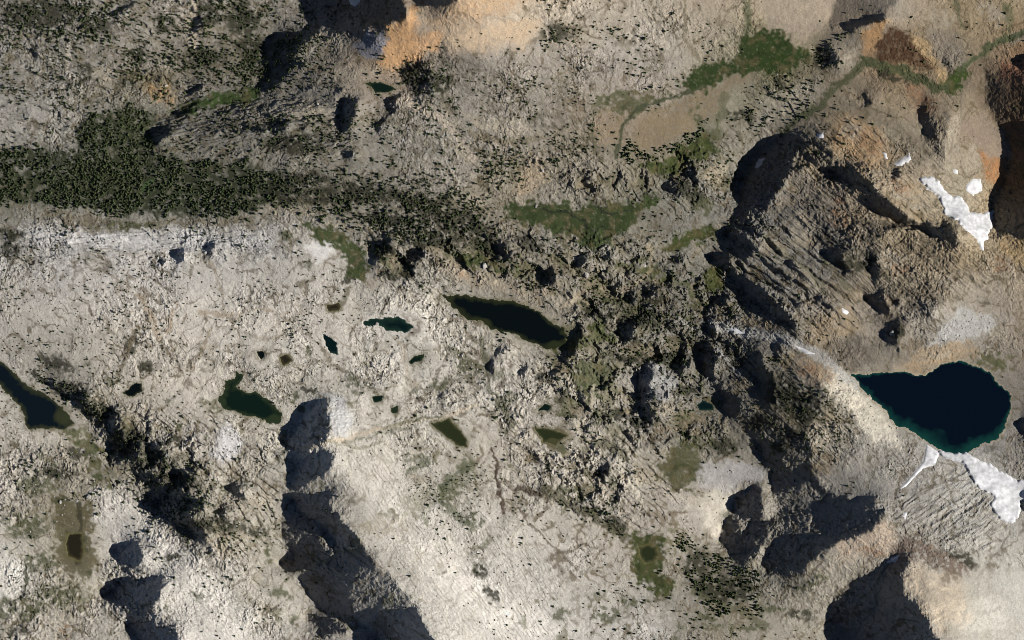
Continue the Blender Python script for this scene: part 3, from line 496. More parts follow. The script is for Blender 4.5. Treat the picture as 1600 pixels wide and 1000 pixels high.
# scattered trees per 100 x 100 units
GT = [
 [380,300,300,340,300,80,8,20,40,45,40,30,25,30,8,15],
 [130,170,150,170,170,110,120,90,90,60,50,45,80,40,10,8],
 [40,50,50,55,60,80,90,75,70,50,55,50,45,8,0,0],
 [40,30,30,30,80,110,140,130,70,50,55,40,8,0,0,0],
 [90,110,90,75,80,50,60,60,75,75,75,30,8,0,0,0],
 [110,110,60,40,30,30,30,40,55,90,90,40,15,0,0,0],
 [50,110,60,30,25,15,25,35,65,70,70,45,45,8,0,0],
 [60,110,110,75,30,8,20,30,50,70,35,35,35,8,0,0],
 [30,20,55,75,25,8,4,8,15,45,45,25,8,0,0,0],
 [40,20,20,20,20,15,4,8,15,35,100,55,25,0,0,0],
]
WOODS = [  # outline, trees per 100 x 100 units, size factor, place
 ([(-40,236),(60,229),(120,233),(180,241),(240,242),(300,250),(390,255),(440,270),(440,318),(390,333),(300,338),(200,338),(100,322),(40,318),(-40,312)], 1150, 1.1, 'forest'),
 ([(118,198),(140,178),(230,166),(245,185),(232,205),(245,230),(240,245),(120,232)], 1000, 1.1, 'forest'),
 ([(440,265),(520,260),(620,270),(700,280),(740,310),(780,350),(780,395),(720,388),(640,382),(580,358),(480,338),(440,330)], 680, 1.1, 'hill'),
 ([(0,0),(170,0),(180,60),(120,70),(60,60),(0,60)], 950, 1.05, 'top'),
 ([(300,0),(420,0),(440,90),(400,140),(280,110)], 950, 1.05, 'top'),
 ([(380,80),(480,30),(500,60),(440,130),(400,150),(330,130)], 800, 1.05, 'top'),
 ([(745,232),(800,235),(830,250),(812,290),(790,300),(760,300),(745,270)], 480, 1.15, 'clump'),
 ([(972,242),(985,225),(1010,235),(1040,225),(1080,200),(1112,178),(1116,190),(1090,215),(1060,235),(1020,252),(980,252)], 700, 1.2, 'tanhill'),
 ([(1040,842),(1060,830),(1110,850),(1150,880),(1190,900),(1190,960),(1110,960),(1080,920),(1060,890)], 620, 1.15, 'pond'),
 ([(900,780),(930,785),(960,800),(985,830),(970,840),(935,810)], 220, 1.1, 'gully'),
 ([(150,650),(200,660),(240,700),(330,740),(330,800),(300,850),(240,810),(190,740)], 420, 1.05, 'gorge'),
 ([(60,560),(110,600),(180,640),(160,670),(110,650),(60,600)], 420, 1.0, 'leftlake'),
 ([(320,790),(440,815),(430,870),(340,865)], 200, .95, 'gorge'),
 ([(625,740),(690,745),(735,705),(765,745),(750,800),(735,822),(690,790),(640,780)], 330, .6, 'slab'),
 ([(560,170),(720,190),(740,260),(560,260)], 160, .95, 'hill'),
 ([(780,380),(900,400),(900,460),(800,450)], 200, 1.0, 'knobs'),
 ([(900,440),(1010,440),(1090,500),(940,520)], 200, 1.0, 'knobs'),
 ([(842,248),(875,248),(885,262),(845,262)], 380, 1.2, 'clump'),
 ([(575,375),(615,372),(612,405),(580,415)], 260, 1.0, 'hill'),
 ([(630,95),(705,100),(715,180),(650,170)], 300, .95, 'cliff'),
 ([(180,0),(300,0),(300,110),(200,120)], 480, 1.0, 'top'), ([(0,60),(180,60),(230,120),(120,180),(0,150)], 200, .95, 'top'), ([(420,180),(560,180),(560,260),(440,260)], 460, 1.0, 'top'), ([(250,170),(420,160),(430,240),(260,240)], 150, .9, 'top'),
 ([(840,40),(900,30),(905,75),(850,80)], 460, .95, 'slope'), ([(930,30),(1010,50),(1060,140),(980,120)], 200, .95, 'slope'), ([(720,120),(900,120),(930,200),(760,200)], 110, .95, 'slope'), ([(850,195),(960,195),(960,240),(850,235)], 340, 1.05, 'slope'),
 ([(1160,140),(1290,120),(1250,190),(1150,220)], 420, 1.0, 'valley'), ([(1100,250),(1150,230),(1150,320),(1080,300)], 320, 1.0, 'valley'), ([(1275,60),(1330,50),(1312,110),(1280,112)], 560, 1.0, 'valley'),
 ([(940,540),(1060,545),(1060,600),(960,560)], 260, 1.05, 'knobs'),
 ([(1000,455),(1100,500),(1095,560),(990,545)], 280, 1.0, 'knobs'),
 ([(1215,615),(1290,600),(1330,660),(1300,720),(1240,700)], 260, .9, 'ridge'),
]

# ------------------------------------------------------------------ large relief
LX, LY = math.cos(_a), math.sin(_a)      # towards the sun, map axes (y down)

def solve_relief():
    """smooth relief whose steep faces, sunny faces and lake flats lie where the map says"""
    h = None
    for st in (16.0, 8.0, 4.0):
        xs = np.arange(-240, 1840 + 1, st, dtype=np.float32); ys = np.arange(-240, 1240 + 1, st, dtype=np.float32)
        X, Y = np.meshgrid(xs, ys)
        wx_, wy_ = X + 8 * perlin(X / 26, Y / 26, 3) + 5 * perlin(X / 10, Y / 10, 4), Y + 8 * perlin(X / 26, Y / 26, 5) + 5 * perlin(X / 10, Y / 10, 6)
        g = np.zeros_like(X); wl = np.full_like(X, 1.0); wc = np.full_like(X, 0.7)
        # wide flats and benches keep a little background undulation
        g += 0.10 * fbm(X, Y, 160, 2, 21)
        for poly, v in SUNNY:
            m = sstep(-sdf(poly, wx_, wy_), -6, 6); g = g * (1 - m) + v * m; wl += 2 * m
        for poly, v in STEEP[::-1]:
            m = sstep(-sdf(poly, wx_, wy_), -st * .6, st * .6); g = g * (1 - m) + v * 1.12 * m
            wl = wl * (1 - m) + (14 if v > .6 else 5) * m; wc = wc * (1 - m) + .25 * m
        for poly, k, _l in LAKES:
            m = sstep(-sdf(poly, X, Y), -4, 2); g = g * (1 - m); wl = wl * (1 - m) + 40 * m; wc = wc * (1 - m) + 40 * m
        for poly, c, _l in MEADOWS:
            m = sstep(-sdf(poly, X, Y), -4, 4) * (wl < 4); g = g * (1 - m); wl = wl * (1 - m) + 3 * m; wc = wc * (1 - m) + 3 * m
        g *= st; eps = 2e-4 * (st / 4) ** 2
        def A(u):
            dx = np.zeros_like(u); dy = np.zeros_like(u)
            dx[:, :-1] = u[:, 1:] - u[:, :-1]; dy[:-1] = u[1:] - u[:-1]
            p = wl * (LX * dx + LY * dy); q = wc * (-LY * dx + LX * dy)
            return T(LX * p - LY * q, LY * p + LX * q) + eps * u
        def T(px, py):
            o = np.zeros_like(px)
            o[:, 1:] += px[:, :-1]; o[:, :-1] -= px[:, :-1]
            o[1:] += py[:-1]; o[:-1] -= py[:-1]
            return o
        p = wl * g
        b = T(LX * p, LY * p)
        if h is None: u = np.zeros_like(X)
        else:
            u = bil(h, hx, hy, X, Y)
        r = b - A(u); d = r.copy(); rs = float((r * r).sum())
        for _ in range({16.0: 220, 8.0: 180, 4.0: 130}[st]):
            Ad = A(d); al = rs / float((d * Ad).sum() + 1e-12)
            u = u + al * d; r = r - al * Ad; rn = float((r * r).sum())
            if rn < 1e-5: break
            d = r + (rn / rs) * d; rs = rn
        h, hx, hy = u.astype(np.float32), xs, ys
    return h, hx, hy

def bil(F, xs, ys, X, Y):
    fx = np.interp(X, xs, np.arange(len(xs))); fy = np.interp(Y, ys, np.arange(len(ys)))
    ix = np.clip(fx.astype(np.int32), 0, len(xs) - 2); iy = np.clip(fy.astype(np.int32), 0, len(ys) - 2)
    tx, ty = (fx - ix).astype(np.float32), (fy - iy).astype(np.float32)
    return (F[iy, ix] * (1 - tx) + F[iy, ix + 1] * tx) * (1 - ty) + (F[iy + 1, ix] * (1 - tx) + F[iy + 1, ix + 1] * tx) * ty

R0, rx, ry = solve_relief()

def axis(lo, hi, step, far):
    inner = np.arange(lo, hi + step * .5, step)
    out, s, x = [], step, hi
    while x < hi + far:
        s *= 1.13; x += s; out.append(x)
    out = np.array(out)
    return np.concatenate([(lo - (out - hi))[::-1], inner, out]).astype(np.float64)

STEP = 1.5
ax = axis(-45, 1645, STEP, 2600); ay = axis(-45, 1045, STEP, 2600)
X, Y = np.meshgrid(ax.astype(np.float32), ay.astype(np.float32))
NX, NY = len(ax), len(ay)
X32, Y32 = X.astype(np.float32), Y.astype(np.float32)

def smooth_mask(items, feather, wob=4.0):
    m = np.zeros_like(X32)
    for poly in items:
        m = np.maximum(m, sstep(-sdf(poly, WX, WY, 80), -feather, feather))
    return m

w1, w2 = perlin(X / 22, Y / 22, 41), perlin(X / 22, Y / 22, 42)
w3, w4 = perlin(X / 7, Y / 7, 43), perlin(X / 7, Y / 7, 44)
w5, w6 = perlin(X / 3.4, Y / 3.4, 45), perlin(X / 3.4, Y / 3.4, 46)
WX = (X + 11 * w1 + 7 * w3 + 3.4 * w5).astype(np.float32); WY = (Y + 11 * w2 + 7 * w4 + 3.4 * w6).astype(np.float32)
SX = (X + 3.5 * w1 + 4 * w3 + .9 * w5).astype(np.float32); SY = (Y + 3.5 * w2 + 4 * w4 + .9 * w6).astype(np.float32)

H = bil(R0, rx, ry, X, Y).astype(np.float32)
off = np.maximum(np.maximum(-X - 200, X - 1800), np.maximum(-Y - 200, Y - 1200))
H += (60 * fbm(X, Y, 700, 3, 60) * sstep(off, 0, 500)).astype(np.float32)

# character of the ground
KNOB = smooth_mask([[(560,350),(800,360),(1000,380),(1120,440),(1130,680),(1000,700),(880,640),(860,560),(900,500),(780,440),(600,430)], [(150,640),(340,700),(330,850),(180,740)], [(800,660),(1000,690),(980,820),(840,760)], [(830,250),(960,260),(1130,230),(1140,330),(1050,300),(900,310)]], 30)
CRAG = smooth_mask([[(1090,380),(1160,330),(1230,220),(1320,180),(1480,250),(1470,350),(1560,430),(1420,500),(1300,480),(1240,560),(1330,640),(1330,690),(1280,760),(1180,700),(1100,560)]], 24)
CRAG2 = smooth_mask([[(1400,780),(1520,722),(1590,790),(1540,860),(1470,850),(1390,810)]], 10)
STRATA = smooth_mask([[(-60,330),(400,352),(450,400),(200,415),(-60,430)], [(440,260),(780,280),(790,400),(600,380),(440,330)]], 24)
STRATB = smooth_mask([[(235,180),(300,160),(420,145),(560,160),(560,250),(400,250),(240,240)]], 18)
SMOOTH = smooth_mask([p[0] for p in PATCH if p[4] <= .2], 6) * .8
SMOOTH = np.maximum(SMOOTH, smooth_mask([m[0] for m in MEADOWS], 5) * .8)
SMOOTH = np.maximum(SMOOTH, smooth_mask([q[0] for q in SNOW], 5) * .9)
SMOOTH = np.maximum(SMOOTH, smooth_mask([[(1170,-60),(1480,-60),(1440,20),(1330,40),(1260,80),(1190,50)], [(985,190),(1130,125),(1190,108),(1120,190),(1000,245)], [(1460,900),(1640,880),(1640,1060),(1500,1060)]], 12) * .75)
SLAB = smooth_mask([[(520,700),(640,700),(900,900),(900,1060),(690,1060)], [(150,770),(380,940),(400,1060),(300,1060),(230,880)]], 30)
BLOCKY = smooth_mask([[(555,440),(760,470),(770,560),(760,640),(600,640),(540,560)], [(330,560),(460,580),(520,700),(400,770),(300,740),(300,640)], [(-40,690),(160,690),(150,1040),(-40,1040)], [(760,540),(900,560),(960,760),(800,780)], [(150,640),(450,640),(440,1040),(150,1040),(170,800)], [(560,90),(960,90),(930,240),(640,250)], [(150,640),(440,640),(440,860),(160,800)]], 30)
TOPL = smooth_mask([[(-60,-60),(420,-60),(420,140),(240,180),(120,235),(-60,235)]], 30)
RV = sstep(fbm(X, Y, 110, 3, 65), -.3, .4)
rough = .32 + .36 * BLOCKY + .35 * KNOB + .30 * CRAG + .22 * TOPL + .2 * STRATA
rough = np.clip(rough * (.32 + 1.15 * RV) * (1 - SMOOTH) * (1 - .35 * SLAB), .10, 1).astype(np.float32)

def rot(X, Y, deg):
    c, s = math.cos(math.radians(deg)), math.sin(math.radians(deg))
    return X * c + Y * s, -X * s + Y * c      # along, across

n40, n14 = fbm(WX, WY, 46, 2, 70), fbm(X, Y, 15, 2, 80)
n5 = fbm(X, Y, 6.0, 2, 90)
ka, kc = rot(WX, WY, 33)
kb = 1 - np.abs(fbm(ka / 1.7, kc, 46, 3, 100)) * 2.3
ka, kc = rot(WX + 13 * kb, WY + 2 * kb, 33)        # crests lean to the left: steep side away from the sun
kb = 1 - np.abs(fbm(ka / 1.7, kc, 46, 3, 100)) * 2.3
rel = (n40 + 1.1 * KNOB * (kb - .45)).astype(np.float32)
HOLLOW = sstep(-rel, .12, .5) * (1 - SMOOTH) * np.clip(.12 + .95 * KNOB + .25 * BLOCKY + .35 * STRATA, 0, 1)
rough = rough * (1 - .65 * HOLLOW)
H += (.35 + .65 * rough) * 2.4 * n40 + rough * (1.5 * n14 + 1.1 * n5)
H += KNOB * (8.5 * kb + 2.8 * fbm(WX, WY, 20, 3, 104) * (1 - .7 * HOLLOW))
LXa, LYa = X + 4 * w1 + 1.2 * w3, Y + 4 * w2 + 1.2 * w4
u_, v_ = rot(LXa, LYa, 40)
c1 = ridged(u_ / 8.0, v_, 20, 3, 110); c2 = ridged(u_ / 5.0, v_, 7.5, 2, 120)
H += CRAG * (3.4 * c1 + 1.0 * c2)
u_, v_ = rot(LXa, LYa, -32)
c3 = ridged(u_ / 4.5, v_, 12, 3, 130)
H += CRAG2 * (3.4 * c3)
u_, v_ = rot(LXa, LYa, 2)
c4 = ridged(u_ / 4.5, v_, 11, 3, 140)
H += STRATA * (2.8 * c4)
u_, v_ = rot(LXa, LYa, -13)
c5 = ridged(u_ / 5.0, v_, 12, 3, 145)
H += STRATB * 3.0 * c5
u_, v_ = rot(LXa, LYa, 50)
H += SLAB * 0.7 * ridged(u_ / 3.0, v_, 6, 2, 150)
# two joint sets cut the slabs
jm = sstep(fbm(X, Y, 70, 2, 170), -.25, .25)
def joints(deg, wl, seed, wd):
    a_, b_ = rot(X + 9 * w1 + 4 * w3, Y + 9 * w2 + 4 * w4, deg)
    return 1 - sstep(np.abs(perlin(a_ / (wl * 3.2), b_ / wl, seed)), wd * .35, wd)
JT = np.maximum.reduce([joints(24, 26, 171, .06) * jm, joints(-58, 30, 172, .055) * (1 - jm * .6), joints(-80, 17, 173, .07) * sstep(n40, -.1, .3), joints(50, 15, 174, .07) * sstep(-n40, -.1, .3)])
JT = JT * (1 - SMOOTH) * (1 - .5 * SLAB)
H -= 1.3 * JT * rough
# blocks between joints
f1, f2, cv = worley(WX, WY * 1.25, 10, 1)
edge = sstep(f2 - f1, 0, .25)
H += rough * (1 - .6 * STRATA) * (2.0 * (cv - .5) * edge - .5 * (1 - edge))
h1, h2, hv = worley(WX + 40, WY * 1.4, 27, 4)
H += rough * (1 - .5 * STRATA) * 2.6 * (hv - .5) * sstep(h2 - h1, 0, .16)
g1, g2, gv = worley(X, Y, 4.6, 2)
bould = np.clip(.6 - g1, 0, 1) * (gv > .35)
H += rough * 2.4 * bould * (.45 + .7 * sstep(n40, -.1, .35))
# pits and hollows
PIT = sstep(fbm(X, Y, 5.0, 2, 175) + .3 * n14, .34, .5) * np.clip(rough * 1.6, 0, 1) * (1 - SMOOTH)
H -= .9 * PIT
# steep faces carry crag
gyy, gxx = np.gradient(R0, 4.0, 4.0)
stp = sstep(np.hypot(gxx, gyy), .30, .80)
wide = stp.copy()
for k in range(1, 6):
    wide[:, k:] = np.maximum(wide[:, k:], stp[:, :-k] * (1 - .1 * k)); wide[:, :-k] = np.maximum(wide[:, :-k], stp[:, k:] * (1 - .16 * k))
wide = .5 * wide + .25 * np.roll(wide, 1, 0) + .25 * np.roll(wide, -1, 0)
steepness = bil(wide.astype(np.float32), rx, ry, X, Y)
u_, v_ = rot(WX, WY, 12)
H += steepness * np.clip(rough * 1.3, .5, 1) * (7.0 * ridged(u_ / 1.6, v_, 28, 5, 160) + 2.6 * ridged(X, Y, 11, 2, 165))
# ledges: beds and joints that cut the relief, broken off on the side away from the sun
def ledges(strike, spacing, amp, seed, mask, bend=1.0):
    wav = 1.3 if bend > .2 else .5
    global H, LEDGE
    a_, b_ = rot(LXa, LYa, strike)
    T = b_ / spacing + bend * H / (spacing * 1.1) + wav * fbm(WX, WY, 70, 3, seed)
    f = T - np.floor(T)
    fade = sstep(fbm(a_ / 2.4, b_, 24, 2, seed + 3), -.28, .18) * mask
    H = (H + amp * fade * (f - sstep(f, .74, 1.0) - .4)).astype(np.float32)
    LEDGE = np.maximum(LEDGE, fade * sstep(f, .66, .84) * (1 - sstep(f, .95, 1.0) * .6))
LEDGE = np.zeros_like(X32)
CENTRE = smooth_mask([[(560,330),(800,350),(1000,370),(1130,420),(1130,700),(1010,840),(880,800),(760,640),(860,560),(900,500),(780,440),(600,440)], [(150,640),(440,660),(440,840),(330,880),(180,760)], [(830,240),(1000,240),(1140,220),(1140,340),(900,320)], [(1180,110),(1290,110),(1260,180),(1150,210)]], 24)
m33 = np.clip(CENTRE + .75 * CRAG + .3 * BLOCKY, 0, 1) * (1 - SMOOTH) * (1 - .5 * HOLLOW)
RIBS = smooth_mask([[(1110,385),(1150,345),(1240,350),(1340,470),(1330,520),(1240,520),(1120,480)]], 14)
ledges(39, 27, 8.0, 590, RIBS, .12); ledges(39, 11, 2.6, 595, RIBS, .12)
ledges(34, 17, 3.6, 500, m33); ledges(30, 7, 1.0, 510, m33)
mTL = np.clip(TOPL + .9 * STRATA, 0, 1) * (1 - SMOOTH)
ledges(10, 20, 4.2, 520, mTL); ledges(4, 8, 2.0, 530, mTL)
ledges(-13, 14, 3.2, 540, STRATB); ledges(-12, 6, 1.5, 545, STRATB)
ledges(-34, 11, 2.2, 550, CRAG2, .4)
rest_ = (.3 + .9 * RV) * np.clip(1 - m33 - mTL - STRATB - CRAG2, 0, 1) * (1 - SMOOTH) * (1 - .6 * SLAB)
ledges(22, 23, 1.3, 560, rest_ * .7); ledges(62, 9, .5, 570, rest_ * .7)
ledges(52, 8, .5, 580, SLAB)

# lakes lie level in their hollows
lake_sd, lake_lv = [], []
for poly, kind, _l in LAKES:
    small = 1.0 if len(poly) > 10 else .6
    d = sdf(poly, X32 * (1 - small) + SX * small, Y32 * (1 - small) + SY * small, 60)
    ins = d < 0
    lv = float(np.median(H[ins])) if ins.any() else 0.0
    Hs = lv + (H - lv) * sstep(d, 0, 20) + .3
    low = np.clip(lv + .3 - Hs, 0, None)
    Hs = Hs + low * (1 - sstep(d, 5, 34))
    deep = lv - np.clip(-d * .35, .25, 9)
    H = np.where(d < 0, deep, np.where(d < 55, Hs, H)).astype(np.float32)
    lake_sd.append(d); lake_lv.append(lv)

# ------------------------------------------------------------------ ground colour
def lin(c):
    c = np.asarray(c, np.float32) / 255.0
    return np.where(c <= .04045, c / 12.92, ((c + .055) / 1.055) ** 2.4)
KALB = 0.86                                   # sunlit tone to albedo
gc = lin(np.array(GC, np.float32))
def grey(c, k):
    l = (c * np.array([.3, .59, .11], np.float32)).sum(-1, keepdims=True)
    return c * (1 - k) + l * np.array([1.03, 1.0, .93], np.float32) * k
sat = np.full(gc.shape[:2], .36, np.float32); sat[:5, 11:] = .0; sat[5:, 12:] = .30; sat[:3, 6:12] = .30; sat[3:7, 10:14] = .42
gc = np.stack([grey(gc[j], sat[j][:, None]) for j in range(gc.shape[0])]) * 1.05
gc[4:, :10] *= 1.07; gc[8:, 5:] *= .92; gc[9:, 14:] *= .92
GXs, GYs = np.arange(0, 1601, 100.0), np.arange(0, 1001, 100.0)
qx, qy = WX + 26 * perlin(X / 60, Y / 60, 51), WY + 26 * perlin(X / 60, Y / 60, 52)
C = np.stack([bil(gc[..., i], GXs, GYs, qx, qy) for i in range(3)], -1)
BAND = smooth_mask([[(440,255),(640,270),(760,300),(900,390),(1000,390),(1130,440),(1300,560),(1280,740),(1180,720),(1000,690),(890,560),(860,480),(720,440),(560,440),(520,350),(420,330)], [(150,650),(330,720),(320,860),(180,760)], [(240,120),(420,30),(500,30),(540,130),(520,240),(440,250),(280,240)]], 26)
TONE = [([(1180,95),(1340,40),(1640,50),(1640,330),(1560,330),(1470,250),(1300,190),(1150,210)], .90), ([(620,90),(950,80),(1060,120),(960,240),(740,250)], .90), ([(1480,100),(1640,90),(1640,200),(1560,200)], .75), ([(1220,280),(1400,340),(1560,430),(1400,500),(1260,440)], .93)]
for poly, k in TONE:
    C *= (1 - (1 - k) * sstep(-sdf(poly, WX, WY, 80), -16, 16))[..., None]
C *= (1 - .17 * BAND - .13 * TOPL * (1 - BAND) - .10 * smooth_mask([[(560,80),(960,70),(930,250),(740,260),(560,250)]], 30))[..., None]
sp = fbm(X, Y, 9, 3, 200)                     # soil and lichen in patches
sp2 = fbm(WX, WY, 30, 3, 210)
fine = fbm(X, Y, 3.6, 2, 220)
stone = np.ones_like(X32)
soil = np.array(lin((112, 101, 80)))
lich = np.array(lin((84, 80, 68)))
green = np.array(lin((78, 82, 50)))
def mix(col, m):
    global C
    C = C * (1 - m[..., None]) + np.asarray(col) * m[..., None]
mix(soil, .26 * sstep(sp2 + .5 * sp, .12, .6))
veg = sstep(fbm(X, Y, 34, 3, 260) + .4 * sp, -.2, .3)[..., None]
hcol = lin((134, 122, 100)) * (1 - veg) + lin((80, 80, 52)) * veg
hm = (.88 * HOLLOW * (1 - .35 * sstep(sp, .1, .6)))[..., None]
C = C * (1 - hm) + hcol * hm
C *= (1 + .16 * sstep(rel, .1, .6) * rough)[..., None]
mix(green, .6 * sstep(fbm(WX, WY, 44, 3, 230) + .4 * sp, .34, .6) * (1 - SMOOTH) * (Y32 > 560) * (X32 < 1150))
mix(green, .55 * sstep(fbm(WX, WY, 40, 3, 240) + .3 * sp, .26, .56) * KNOB)
mix(lich, .5 * CRAG * sstep(sp - .5 * c2, .0, .6))
mix(lin((150, 128, 92)), .4 * CRAG * sstep(fbm(WX, WY, 38, 3, 245), .1, .5))
mix(lin((96, 92, 84)), .5 * STRATA * sstep(-c4, -.1, .5))
mix(lin((92, 88, 76)), .55 * STRATB * sstep(-c5, -.1, .5))
mix(lin((110, 104, 94)), .5 * CRAG2 * sstep(-c3, -.1, .5))
# joints hold soil and scrub, pits coloured dark as lichen, scrub and painted shade
mix(lin((92, 80, 58)), .75 * JT * sstep(sp2 + sp, -.6, .2))
mix(lin((88, 80, 62)), .50 * (1 - edge) * rough * sstep(sp + .3 * n14, -.15, .35))
mix(lin((70, 66, 50)), .72 * PIT * (1 - .5 * SLAB))
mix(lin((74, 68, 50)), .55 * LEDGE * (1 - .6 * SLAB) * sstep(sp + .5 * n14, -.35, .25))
# paler, cleaner tops of blocks
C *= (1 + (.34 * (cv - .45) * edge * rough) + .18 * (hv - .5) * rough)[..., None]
# ground under the woods: needles, dark shrubs
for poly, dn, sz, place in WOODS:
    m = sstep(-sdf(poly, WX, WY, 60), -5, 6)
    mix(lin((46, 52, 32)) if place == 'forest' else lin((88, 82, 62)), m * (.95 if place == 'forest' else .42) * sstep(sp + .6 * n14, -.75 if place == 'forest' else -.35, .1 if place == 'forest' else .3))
for poly, col, fe, stg, spk in PATCH:
    d = sdf(poly, WX, WY, 60)
    m = sstep(-d, -fe, fe) * stg
    m = m * (1 - spk * sstep(-sp - .3 * fine, -.1, .45))
    mix(grey(lin(col), .18), m)
MX, MY = WX + 10 * perlin(X / 34, Y / 34, 55) + 6 * w3, WY + 10 * perlin(X / 34, Y / 34, 56) + 6 * w4
for bu, bv, brx, bry, bang, bt in BLOBS:
    sel = (np.abs(X32 - bu) < max(brx, bry) * 1.6 + 8) & (np.abs(Y32 - bv) < max(brx, bry) * 1.6 + 8)
    a_, b_ = rot(WX[sel] - bu, WY[sel] - bv, bang)
    m = sstep(1.2 - np.hypot(a_ / brx, b_ / bry), 0, .6)
    col, stg, cover = BT[bt]
    m = m * stg * sstep(sp[sel] + .5 * n14[sel], -cover, .45 - cover)
    if bt in 'pwk':
        C[sel] = grey(C[sel], .06 * m.max()) * (1 + {'p': .16, 'w': .26, 'k': -.26}[bt] * m[:, None])
    else: C[sel] = C[sel] * (1 - m[:, None]) + grey(lin(col), .15) * m[:, None]
MEAD = np.zeros_like(X32); mead_sd = []
for poly, col, _l in MEADOWS:
    d = sdf(poly, MX, MY, 60) - 2.5; mead_sd.append(d)
    dry = col[0] > 80                       # sparse, stony grass
    m = sstep(-d + (16 if dry else 5) * sp + (10 if dry else 3) * n14, -4, 9 if dry else 4.5) * (.86 if dry else 1)
    MEAD = np.maximum(MEAD, m)
    mix(lin(col) * np.array([.80, .86, .74], np.float32), m * (.97 - .25 * sstep(sp, .25, .7)))
    mix(lin((96, 84, 60)), m * .5 * sstep(fbm(X, Y, 22, 3, 250) + .3 * sp, .0, .35))
    mix(lin((150, 144, 130)), m * .28 * sstep(fine + .4 * sp, .42, .6))
    mix(lin((38, 50, 22)), m * .6 * sstep(fbm(X, Y, 17, 2, 255), .1, .5))
LW = perlin(X / 21, Y / 21, 57) + .5 * w3
for pts, col, wd, stg in LINES:
    d = line_dist(pts, SX + 2.0 * w1, SY + 2.0 * w2)
    wv = np.clip(1 + 1.3 * LW, .25, 1.9)
    m = (1 - sstep(d, wd * .35 * wv, wd * .75 * wv + .6)) * stg * (1 - .5 * sstep(sp, .15, .6))
    mix(grey(lin(col), .3), m)
# lake shores: bare rim, then dark wet ground
for (poly, kind, _l), d in zip(LAKES, lake_sd):
    if kind in ('olive', 'brown', 'green', 'navy', 'black'):
        mix(lin((92, 88, 56)), (1 - sstep(d, .5, 5.5 + 3 * sp)) * (.8 if kind in ('olive', 'brown') else .45))
    if kind == 'deep':
        mix(lin((170, 156, 130)), (1 - sstep(d, .5, 4)) * .5)
# small-scale tone
C *= np.clip(1 + .16 * sp + .20 * fine * rough + .12 * sp2, .45, 1.6)[..., None]
C *= (1 + .10 * (_JV[(Y32 * 3).astype(np.int32) % _T, (X32 * 3).astype(np.int32) % _T] - .5))[..., None]
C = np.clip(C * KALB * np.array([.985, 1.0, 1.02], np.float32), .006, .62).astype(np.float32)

# ------------------------------------------------------------------ mesh helpers
def tag(o, label=None, cat=None, group=None, kind=None):
    if label: o['label'] = label
    if cat: o['category'] = cat
    if group: o['group'] = group
    if kind: o['kind'] = kind
    return o

def np_mesh(name, V, F, mat, smooth=False, attrs=None):
    me = bpy.data.meshes.new(name)
    V = np.ascontiguousarray(V, np.float32); F = np.ascontiguousarray(F, np.int32)
    n = F.shape[1]
    me.vertices.add(len(V)); me.vertices.foreach_set('co', V.ravel())
    me.loops.add(F.size); me.loops.foreach_set('vertex_index', F.ravel())
    me.polygons.add(len(F)); me.polygons.foreach_set('loop_start', np.arange(0, F.size, n, dtype=np.int32))
    me.polygons.foreach_set('use_smooth', np.full(len(F), smooth, bool))
    for an, (typ, data) in (attrs or {}).items():
        a = me.attributes.new(an, typ, 'POINT')
        a.data.foreach_set('color' if typ == 'FLOAT_COLOR' else 'value', np.ascontiguousarray(data, np.float32).ravel())
    me.update(calc_edges=True)
    me.materials.append(mat)
    return me

def np_obj(name, V, F, mat, smooth=False, attrs=None, parent=None):
    o = bpy.data.objects.new(name, np_mesh(name, V, F, mat, smooth, attrs))
    COL.objects.link(o)
    if parent: o.parent = parent
    return o

# ------------------------------------------------------------------ materials
def new_mat(name):
    m = bpy.data.materials.new(name); m.use_nodes = True
    nt = m.node_tree; b = nt.nodes['Principled BSDF']
    b.inputs['Specular IOR Level'].default_value = 0.15
    b.inputs['Roughness'].default_value = 0.95
    return m, nt, b

